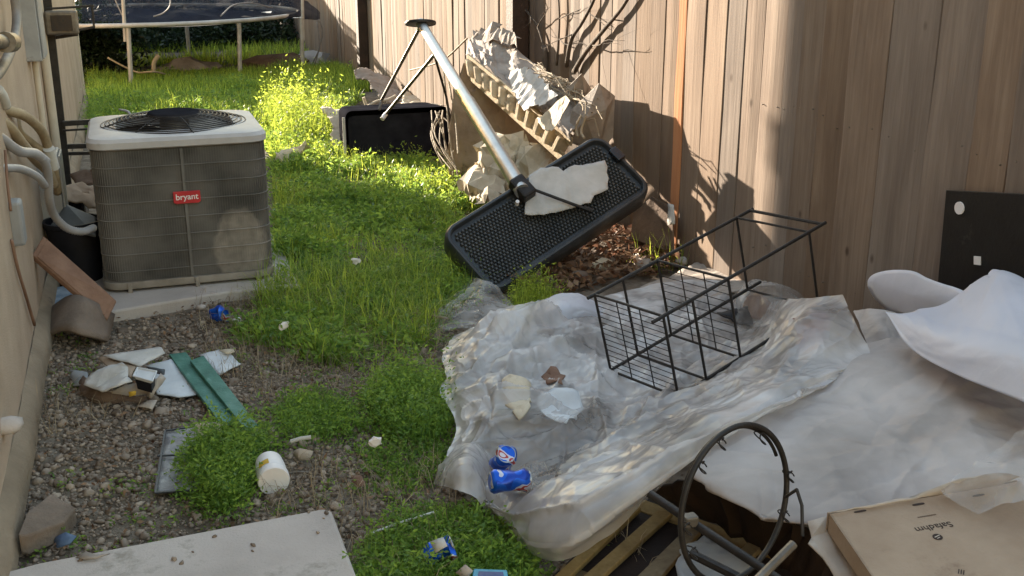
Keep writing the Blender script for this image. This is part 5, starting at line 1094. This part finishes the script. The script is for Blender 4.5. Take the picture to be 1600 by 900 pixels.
# sticks
def stick(name, p, q, r, mat, label):
    m = MB(); a, b = G(*p), G(*q); m.tube([a, (a + b) / 2 + (0, 0, .003), b], r, 7); return m.build(name, M[mat], None, smooth=40, label=label, cat='stick')
stick('white_stick', (580, 833, .035), (682, 799, .05), .0035, 'wtext', 'thin white stick lying across the weeds below the middle clump')
stick('white_stub', (454, 690, .05), (486, 683, .06), .007, 'white', 'short pale stub in the weeds above the white tub')
stick('grey_twig', (450, 740, .03), (482, 738, .035), .004, 'darksteel', 'grey twig right of the white tub')
stick('bamboo_stick', (644, 489, .04), (700, 498, .05), .006, 'hose', 'tan stick lying in the grass at the left edge of the clear plastic scrap')
sheet('leaf_on_slab', [G(*p) for p in ((118, 872, .066), (135, 862, .075), (150, 868, .07), (172, 866, .066), (150, 874, .066), (132, 873, .07))], M['cardgrey'], .003, .004, 20, label='curled brown leaf on the concrete slab', cat='leaf')
# cans
can_m, n_, p_ = newmat('blue_can_paint'); N_, L_ = n_.nodes, n_.links
tc = N_.new('ShaderNodeTexCoord'); wv = N_.new('ShaderNodeTexNoise'); wv.inputs['Scale'].default_value = 26; wv.inputs['Detail'].default_value = .5; L_.new(tc.outputs['Object'], wv.inputs['Vector'])
cr = N_.new('ShaderNodeValToRGB'); cr.color_ramp.interpolation = 'CONSTANT'; e = cr.color_ramp.elements; e[0].color = (.012, .06, .40, 1); e[1].position = .58; e[1].color = (.62, .60, .66, 1)
for po, c_ in ((.635, (.42, .05, .04)), (.68, (.65, .6, .62))): q_ = e.new(po); q_.color = (*c_, 1)
q_ = e.new(.40); q_.color = (.01, .11, .60, 1); L_.new(wv.outputs[0], cr.inputs[0]); L_.new(cr.outputs[0], p_.inputs['Base Color']); p_.inputs['Metallic'].default_value = .45; p_.inputs['Roughness'].default_value = .28
def can(c, ax, label, crush=.0, L=.12, r=.033):
    c = np.array(c); ax = np.array(ax, float); ax /= np.linalg.norm(ax); c = c - ax * L / 2
    t = thing('drink_can', c + ax * L / 2 - (0, 0, r), label, 'can')
    s0_ = random.random() * 50
    def sq(p, i, k):
        p = np.array(p); n = mnoise.noise(Vector(p * 28 + s0_)); rad = p - c; rad -= ax * np.dot(rad, ax); return p + rad * n * crush
    prof = [(.024, 0), (.028, .003), (r, .012)] + [(r * (1 - .25 * crush * math.sin(k / 9 * math.pi)), .012 + (L - .024) * k / 9) for k in range(1, 9)] + [(r, L - .014), (.027, L - .003), (.0265, L)]
    m = MB(); m.lathe(prof, c, ax, 28, sq); m.build('can_body', can_m, t, smooth=45)
    m = MB(); m.lathe([(.001, L - .004), (.0245, L - .004), (.0255, L + .0015), (.0275, L + .0015), (.0275, L - .001)], c, ax, 24); m.build('can_top', M['steel'], t, smooth=45)
    m = MB(); m.lathe([(.001, .004), (.020, .002), (.024, -.001), (.0255, .001)][::1], c, ax, 24); m.build('can_bottom', M['steel'], t, smooth=45)
can(G(796, 751, .145), RIGHT * .96 + FWD * .25, 'dented bright blue can lying crosswise on the plastic, nearer of the pair', .35, .118)
can(G(787, 719, .15), FWD * -.7 + RIGHT * .15 + np.array([0, 0, .45]), 'blue can standing half crushed behind the other can on the plastic', .3, .118)
can(G(343, 491, .05), RIGHT * .6 + np.array([0, -.5, .1]), 'crushed blue and red can in front of the condenser pad', .9, .085)
can(G(684, 862, .05), RIGHT * .9 + np.array([0, .3, .2]), 'crushed silver and blue can in the weeds at the lower middle', 1.1, .085, .028)
sheet('can_litter', [G(*p) for p in ((672, 848, .10), (694, 842, .11), (700, 855, .1), (680, 862, .09)) ], M['white'], .002, .015, 14, label='white wrapper on top of the crushed can in the weeds', cat='wrapper')
t = thing('blue_carton', G(766, 893, .05), 'turquoise box corner at the bottom edge below the plastic', 'box')
M['turq'] = pm('turquoise_print', [(.05, .28, .42), (.10, .38, .52)], 9, .5, .1)
m = MB(); P_ = [G(*p) for p in ((740, 888, .07), (792, 890, .07), (800, 925, .07), (735, 920, .07))]; m.prism([p - np.array([0, 0, .06]) for p in P_], (0, 0, .06)); m.build('carton_body', M['turq'], t, bevel=.003)
m = MB(); P_ = [G(*p) for p in ((748, 893, .0715), (786, 894, .0715), (790, 915, .0715), (744, 912, .0715))]; m.prism(P_, (0, 0, .001)); m.build('carton_panel', M['navy'], t)
sheet('paper_scrap', [G(*p) for p in ((712, 895, .06), (728, 882, .08), (740, 892, .07), (730, 905, .05))], M['cardpale'], .003, .01, 12, label='beige scrap left of the turquoise box corner', cat='scrap')
for nm, px, py, s_, mt, lb in (('white_flake', 556, 408, .035, 'wtext', 'white flake of paper in the tall grass left of the basketball base'), ('white_flake', 445, 508, .03, 'wtext', 'white flake in the grass right of the crushed can'), ('white_flake', 585, 690, .035, 'wtext', 'white flake in the weeds above the white stick'),
                               ('rock', 940, 415, .06, 'cream', 'pale rock in the brown leaves under the basketball base'), ('rock', 1005, 412, .055, 'concrete', 'rounded white rock behind the wire rack'), ('rock', 1065, 408, .04, 'concrete', 'small pale rock at the sunny fence foot'), ('rock', 905, 430, .045, 'tilegrey', 'brownish rock at the lower edge of the leaf pile'),
                               ('rock', 10, 662, .05, 'concrete', 'whitish cement lump on the foundation at the left edge'), ('rock', 370, 500, .02, 'wtext', 'tiny white stone by the pad'), ('rock', 315, 480, .022, 'concrete', 'small stone under the condenser')):
    c_ = G(px, py, .04 if nm == 'rock' else .16); 
    if px == 10: c_ = onwall(8, 665, .012)
    if px == 445: c_ = G(445, 508, .12)
    if px == 585: c_ = G(585, 690, .12)
    bv, bfc = ico2(); V = bv * s_ * np.array([1, .8, .6]) * (1 + rng.normal(0, .10, (len(bv), 1)))
    if nm == 'white_flake': V = bv * s_ * np.array([.6, .3, .5]) * (1 + rng.normal(0, .3, (len(bv), 1)))
    m = MB(); m.add(V + c_, [tuple(f) for f in bfc]); m.build(nm, M[mt], None, smooth=1 if nm == 'rock' else 20, label=lb, cat='rock' if nm == 'rock' else 'flake')
# triangular stone and blue scrap, lower left
m = MB(); P_ = [G(*p) for p in ((28, 835, .09), (42, 800, .09), (80, 770, .07), (118, 793, .05), (100, 815, .06), (40, 838, .08))]; m.prism([p * np.array([1, 1, 0]) - (0, 0, .02) for p in P_], (0, 0, .02))
m = MB(); n6 = len(P_); Lw = [p - np.array([0, 0, .06]) for p in P_]; m.add(Lw + P_, [tuple(range(n6))[::-1], tuple(range(n6, 2 * n6))] + [(i, (i + 1) % n6, n6 + (i + 1) % n6, n6 + i) for i in range(n6)])
m.build('broken_tile', M['tilegrey'], None, bevel=.006, label='wedge of broken brown tile on the gravel near the lower left corner', cat='tile')
sheet('blue_scrap', [G(*p) for p in ((84, 842, .02), (104, 834, .04), (120, 840, .03), (110, 852, .02), (88, 855, .02))], pm('faded_blue', [(.06, .10, .18), (.14, .2, .3)], 15, .5, .1), .003, .012, 14, label='crumpled faded blue scrap beside the broken tile', cat='scrap')
sheet('tan_leaf', [G(*p) for p in ((458, 706, .03), (470, 700, .06), (490, 705, .05), (484, 718, .02), (464, 720, .02))], M['cardpale'], .002, .015, 12, label='curled tan leaf right of the white tub', cat='leaf')
sheet('tan_leaf', [G(*p) for p in ((548, 742, .02), (566, 745, .04), (572, 758, .03), (556, 762, .02))], M['tile'], .002, .012, 12, label='rust brown leaf on the gravel below the middle clump', cat='leaf')

# ------------------------------------------------------------------ vegetation
def blades(x, y, h, wd, lean=.6, tint=None, segs=4, droop=.6):
    n = len(x); az = rng.uniform(0, 2 * math.pi, n); ln = rng.uniform(.1, 1, n) * lean; dx, dy = np.cos(az), np.sin(az); sx, sy = -dy, dx
    z0 = gz(x, y) - .005; V = []
    for k in range(segs):
        t_ = k / (segs - 1); out = h * (ln * t_ ** 1.6); zz_ = h * (t_ - droop * ln * t_ ** 2.5 * .6)
        ww = wd * (1 - t_) ** .7 if k < segs - 1 else wd * .05
        px_, py_, pz_ = x + dx * out, y + dy * out, z0 + zz_
        V.append(np.stack([px_ - sx * ww / 2, py_ - sy * ww / 2, pz_], -1)); V.append(np.stack([px_ + sx * ww / 2, py_ + sy * ww / 2, pz_ + ww * .15], -1))
    V = np.stack(V, 1); base = (np.arange(n) * segs * 2)[:, None, None]
    f = np.array([[2 * k, 2 * k + 1, 2 * k + 3, 2 * k + 2] for k in range(segs - 1)])[None] + base
    T_ = np.repeat(rng.random(n) if tint is None else tint, segs * 2)
    return V.reshape(-1, 3), f.reshape(-1, 4), T_
def leaflets(cx_, cy_, cz_, R_, H_, per, size, tint=None):
    """plants: leaflets scattered over domes"""
    n = len(cx_); N0 = n * per
    a = rng.uniform(0, 2 * math.pi, N0); rr_ = np.sqrt(rng.random(N0)) * np.repeat(R_, per); hgt = np.repeat(H_, per)
    k = rr_ / np.repeat(R_, per); zz_ = hgt * (1 - .8 * k ** 2) * rng.beta(2.6, 1.1, N0)
    x = np.repeat(cx_, per) + rr_ * np.cos(a); y = np.repeat(cy_, per) + rr_ * np.sin(a); z = np.repeat(cz_, per) + zz_
    s_ = size * rng.uniform(.6, 1.4, N0)
    d = np.stack([np.cos(a), np.sin(a), rng.uniform(-.2, .9, N0)], -1) + rng.normal(0, .7, (N0, 3)); d /= np.linalg.norm(d, axis=1)[:, None]
    w_ = np.cross(d, rng.normal(0, 1, (N0, 3))); w_ /= np.linalg.norm(w_, axis=1)[:, None] + 1e-9
    c_ = np.stack([x, y, z], -1)
    V = np.stack([c_ - d * s_[:, None], c_ + w_ * s_[:, None] * .38 - d * s_[:, None] * .1, c_ + d * s_[:, None], c_ - w_ * s_[:, None] * .38 + d * s_[:, None] * .1], 1)
    F = np.arange(N0 * 4).reshape(-1, 4)
    tn = np.repeat(rng.random(n), per) * .5 + .25 + rng.uniform(-.25, .25, N0) if tint is None else np.repeat(tint, per) + rng.uniform(-.2, .2, N0)
    return V.reshape(-1, 3), F, np.repeat(np.clip(tn, 0, 1), 4)
def join(parts):
    Vs, Fs, Ts = [], [], []; off = 0
    for V, F, T_ in parts: Vs.append(V); Fs.append(F + off); Ts.append(T_); off += len(V)
    return np.concatenate(Vs), np.concatenate(Fs), np.concatenate(Ts)
g2 = lambda px, py: tuple(G(px, py)[:2])
MAIN = [g2(*p) for p in ((425, 250), (440, 232), (500, 226), (536, 232), (560, 258), (640, 258), (700, 272), (760, 330), (730, 345), (702, 380), (712, 425), (742, 460), (700, 510), (655, 560), (620, 590), (540, 585), (470, 560), (395, 540), (350, 520), (400, 490), (432, 460))]
FAR = [g2(*p) for p in ((138, 190), (140, 130), (300, 118), (420, 118), (550, 105), (560, 165), (536, 170), (530, 245), (425, 250), (400, 215), (180, 200))]
def fill(poly, n):
    P_ = np.array(poly); x = rng.uniform(P_[:, 0].min(), P_[:, 0].max(), n); y = rng.uniform(P_[:, 1].min(), P_[:, 1].max(), n); ok = inpoly(x, y, poly)
    ok &= ~((x > ax0 - .03) & (x < ax1 + .03) & (y > ay0 - .03) & (y < ay1 + .03)); return x[ok], y[ok]
hmap = lambda x, y: .15 + 1.7 * fbm(x * 2.6, y * 2.6, 90) ** 1.3
# lush main patch
x, y = fill(MAIN, 30000); k = fbm(x * 3.2, y * 3.2, 91) > .50; k |= rng.random(len(x)) < .25; x, y = x[k], y[k]
bl = blades(x, y, .13 * hmap(x, y) * rng.uniform(.5, 1.5, len(x)), .006, .9)
x, y = fill(FAR, 34000); bl2 = blades(x, y, .15 * hmap(x, y) * rng.uniform(.5, 1.5, len(x)), .010, .8, segs=3) if len(x) else None
V, F, T_ = bl; fastmesh('grass', V, F, M['grass'], tint=T_, o0=(0, 0, 0), kind='stuff', label='lush green grass filling the middle of the yard')
V, F, T_ = bl2; fastmesh('grass', V, F, M['grass'], tint=T_, o0=(0, 0, 0), kind='stuff', label='shaded grass in front of the trampoline')
xe, ye = rng.uniform(-6, 2.6, 26000), rng.uniform(13.5, 20.3, 26000); k = fbm(xe * .8, ye * .8, 14) > .56; xe, ye = xe[k], ye[k]
xb, yb = rng.uniform(-.4, 2.6, 12000), rng.uniform(12.4, 14.2, 12000); xe = np.concatenate([xe, xb]); ye = np.concatenate([ye, yb])
V, F, T_ = blades(xe, ye, .16 * rng.uniform(.4, 1.4, len(xe)), .016, .7, segs=3); fastmesh('grass', V, F, M['grass'], tint=T_, o0=(0, 0, 0), kind='stuff', label='dark grass under and behind the trampoline')
x, y = fill(MAIN, 7600); k = (fbm(x * 3.5, y * 3.5, 44) > .47) | (rng.random(len(x)) < .12); x, y = x[k], y[k]; w1 = leaflets(x, y, gz(x, y), rng.uniform(.05, .11, len(x)), .15 * hmap(x, y) * rng.uniform(.6, 1.3, len(x)), 20, .0165)
x, y = fill(FAR, 4800); w2_ = leaflets(x, y, gz(x, y), rng.uniform(.07, .14, len(x)), .16 * hmap(x, y), 16, .020)
V, F, T_ = join([w1, w2_]); fastmesh('ground_weeds', V, F, M['weed'], tint=T_, o0=(0, 0, 0), kind='stuff', label='leafy green weeds mixed through the grass')
# sunny bush beyond the condenser
def bush(pts, h, n, per, size, label, mat='weed', tintv=None, blade_h=None):
    poly = [g2(*p) for p in pts]; x, y = fill(poly, n * 3); x, y = x[:n], y[:n]
    e_ = np.ones(len(x)) * h * rng.uniform(.5, 1.25, len(x)) * (.55 + .9 * fbm(x * 4, y * 4, 17))
    x = x + rng.normal(0, .022, len(x)) * (h > .06); y = y + rng.normal(0, .030, len(x)) * (h > .06)
    pr = [leaflets(x, y, gz(x, y), rng.uniform(.025, .085, len(x)), e_ * rng.choice([.5, .8, 1, 1.35], len(x)), per, size, None if tintv is None else np.full(len(x), tintv))]
    nb = n * 3; xb, yb = fill(poly, nb * 3); xb, yb = xb[:nb], yb[:nb]; pr.append(blades(xb, yb, (blade_h or h) * rng.uniform(.3, 1.1, len(xb)), .0035, .7))
    V, F, T_ = join(pr); return fastmesh('weed_clump', V, F, M[mat], tint=T_, label=label, cat='weeds')
x, y = fill([g2(*p) for p in ((400, 470), (430, 430), (560, 400), (700, 420), (730, 450), (690, 510), (640, 585), (520, 580), (420, 545))], 5200); k = fbm(x * 4, y * 4, 23) > .5; x, y = x[k], y[k]
V, F, T_ = blades(x, y, rng.uniform(.10, .27, len(x)), .0055, 1.3, segs=5, droop=.9); fastmesh('grass', V, F, M['grass'], tint=np.clip(T_ * .8 + .1, 0, 1), o0=(0, 0, 0), kind='stuff', label='long bent grass blades at the near edge of the green patch')
x, y = fill(MAIN, 900); V, F, T_ = blades(x, y, rng.uniform(.08, .22, len(x)), .003, 1.4, segs=4, droop=1.0); fastmesh('dry_straw', V, F, M['dry'], tint=T_, o0=(0, 0, 0), kind='stuff', label='dead straw stems standing among the green grass')
bush(((408, 200), (420, 172), (460, 170), (530, 205), (535, 232), (440, 235)), .40, 380, 24, .016, 'bright sunlit bushy weeds just beyond the right corner of the condenser', 'grass', .5)
bush(((428, 262), (432, 238), (500, 236), (560, 262), (640, 262), (700, 276), (752, 318), (745, 335), (640, 305), (520, 262)), .15, 520, 24, .013, 'sunlit strip of tall yellow green weeds in front of the black tote', 'grass', .5, .20)
bush(((570, 640), (600, 612), (650, 596), (690, 606), (708, 640), (708, 690), (660, 706), (600, 690)), .15, 400, 34, .0085, 'dense dark green weed clump touching the left edge of the plastic sheeting')
bush(((432, 660), (455, 630), (500, 625), (545, 645), (556, 680), (520, 692), (450, 695)), .085, 210, 28, .008, 'smaller low weed clump between the green planks and the dense clump')
bush(((560, 705), (640, 690), (700, 700), (690, 740), (640, 775), (590, 770)), .05, 130, 26, .0075, 'low thin weeds on the gravel below the wide clump')
bush(((300, 720), (340, 700), (400, 700), (420, 698), (392, 735), (385, 780), (350, 812), (320, 790)), .125, 380, 34, .0085, 'weed clump growing over the grey plastic panel left of the white tub')
bush(((575, 860), (640, 815), (740, 815), (800, 850), (840, 890), (820, 930), (560, 930)), .085, 520, 34, .0085, 'low weed mat at the bottom centre around the crushed can')
bush(((800, 492), (806, 470), (830, 460), (860, 470), (872, 490), (840, 505)), .16, 120, 20, .008, 'small grass tuft between the basketball base and the plastic', 'grass', .6, .20)
bush(((680, 455), (700, 420), (745, 430), (760, 460), (720, 475)), .15, 120, 20, .009, 'weed tuft covering the lower left corner of the basketball base')
bush(((985, 415), (1010, 385), (1060, 400), (1080, 430), (1020, 430)), .10, 40, 10, .008, 'sparse sunlit weeds at the fence foot behind the wire rack', 'grass', .8, .22)
bush(((130, 215), (135, 190), (160, 190), (160, 225)), .3, 60, 18, .014, 'weeds growing between the wall and the back of the condenser')
for hx in (-5.0, -3.3, -1.7, -.4, .8, 1.9):  # added foliage, stands for the darkness under the trampoline
    n = 420; x = rng.normal(hx, .45, n); y = rng.normal(18.9, .35, n); V, F, T_ = leaflets(x, y, np.zeros(n), rng.uniform(.15, .4, n), rng.uniform(.3, .95, n), 22, .045)
    fastmesh('shade_shrub', V, F, M['shade_shrub'], tint=T_, label={-5.0: 'dark foliage added for shade, outermost left by the far fence', -3.3: 'dark foliage added for shade, second from the left by the far fence', -1.7: 'dark foliage added for shade, behind the house corner at the far fence', -.4: 'dark foliage added for shade at the far fence, behind the left trampoline leg', .8: 'dark foliage added for shade at the far fence, behind the middle of the trampoline', 1.9: 'dark foliage added for shade in the far right corner beside the long fence'}[hx], cat='shade_shrub', group='dark foliage added along the far fence')
for k, (hx, hy) in enumerate(((-1.55, 15.0), (-.75, 14.9))):  # added to keep low sun off the grass behind the condenser
    n = 700; x = rng.normal(hx, .33, n); y = rng.normal(hy, .25, n); V, F, T_ = leaflets(x, y, np.zeros(n), rng.uniform(.1, .25, n), rng.uniform(.5, 1.25, n), 20, .035)
    fastmesh('shade_shrub', V, F, M['shade_shrub'], tint=T_, label=('foliage added out of sight beyond the far house corner to block low sun', 'foliage added at the left edge of the trampoline to block low sun')[k], cat='shade_shrub')
# scattered strays in gravel
x, y = rng.uniform(-.4, 1.2, 1100), rng.uniform(2.3, 5.0, 1100); k = (fbm(x * 2.5, y * 2.5, 55) > .58) & ~inpoly(x, y, SLAB); x, y = x[k], y[k]
V, F, T_ = leaflets(x, y, gz(x, y), rng.uniform(.02, .05, len(x)), rng.uniform(.02, .05, len(x)), 14, .007); fastmesh('sprouts', V, F, M['weed'], tint=T_, o0=(0, 0, 0), kind='stuff', label='tiny green sprouts scattered through the gravel')
# dry straw and dead leaves
x, y = rng.uniform(-.45, 1.2, 6500), rng.uniform(2.3, 5.2, 6500); k = (fbm(x * 2, y * 2, 66) > .47) & ~inpoly(x, y, SLAB); x, y = x[k], y[k]
V, F, T_ = blades(x, y, rng.uniform(.04, .16, len(x)), .0028, 1.5, segs=3, droop=1.25); V[:, 2] += .012; fastmesh('dry_straw', V, F, M['dry'], tint=T_, o0=(0, 0, 0), kind='stuff', label='dry straw stems lying over the gravel')
LP = [g2(*p) for p in ((780, 455), (840, 400), (900, 365), (1000, 360), (1060, 400), (1060, 430), (930, 455), (860, 470))]
x, y = fill(LP, 3800); n = len(x); c_ = np.stack([x, y, gz(x, y) + .02 + .06 * rng.random(n) * fbm(x * 5, y * 5, 7) * 2], -1); s_ = rng.uniform(.012, .035, n)
d = rng.normal(0, 1, (n, 3)); d[:, 2] *= .4; d /= np.linalg.norm(d, axis=1)[:, None]; w_ = np.cross(d, rng.normal(0, .4, (n, 3)) + [0, 0, 1]); w_ /= np.linalg.norm(w_, axis=1)[:, None]
V = np.stack([c_ - d * s_[:, None], c_ + w_ * s_[:, None] * .5, c_ + d * s_[:, None], c_ - w_ * s_[:, None] * .5], 1).reshape(-1, 3)
fastmesh('dead_leaves', V, np.arange(n * 4).reshape(-1, 4), M['leaf_dry'], tint=np.repeat(rng.random(n), 4), o0=(0, 0, 0), kind='stuff', label='brown dead leaves heaped under the basketball base')
x, y = rng.uniform(-.45, 2.0, 4200), rng.uniform(2.3, 6.5, 4200); k = ~inpoly(x, y, SLAB); x, y = x[k], y[k]; n = len(x); c_ = np.stack([x, y, gz(x, y) + .02], -1); s_ = rng.uniform(.005, .014, n)
d = rng.normal(0, 1, (n, 3)); d[:, 2] *= .3; d /= np.linalg.norm(d, axis=1)[:, None]; w_ = np.cross(d, rng.normal(0, .4, (n, 3)) + [0, 0, 1]); w_ /= np.linalg.norm(w_, axis=1)[:, None]
V = np.stack([c_ - d * s_[:, None], c_ + w_ * s_[:, None] * .5, c_ + d * s_[:, None], c_ - w_ * s_[:, None] * .5], 1).reshape(-1, 3)
fastmesh('leaf_litter', V, np.arange(n * 4).reshape(-1, 4), M['leaf_dry'], tint=np.repeat(rng.random(n), 4), o0=(0, 0, 0), kind='stuff', label='small brown leaf litter over the gravel')
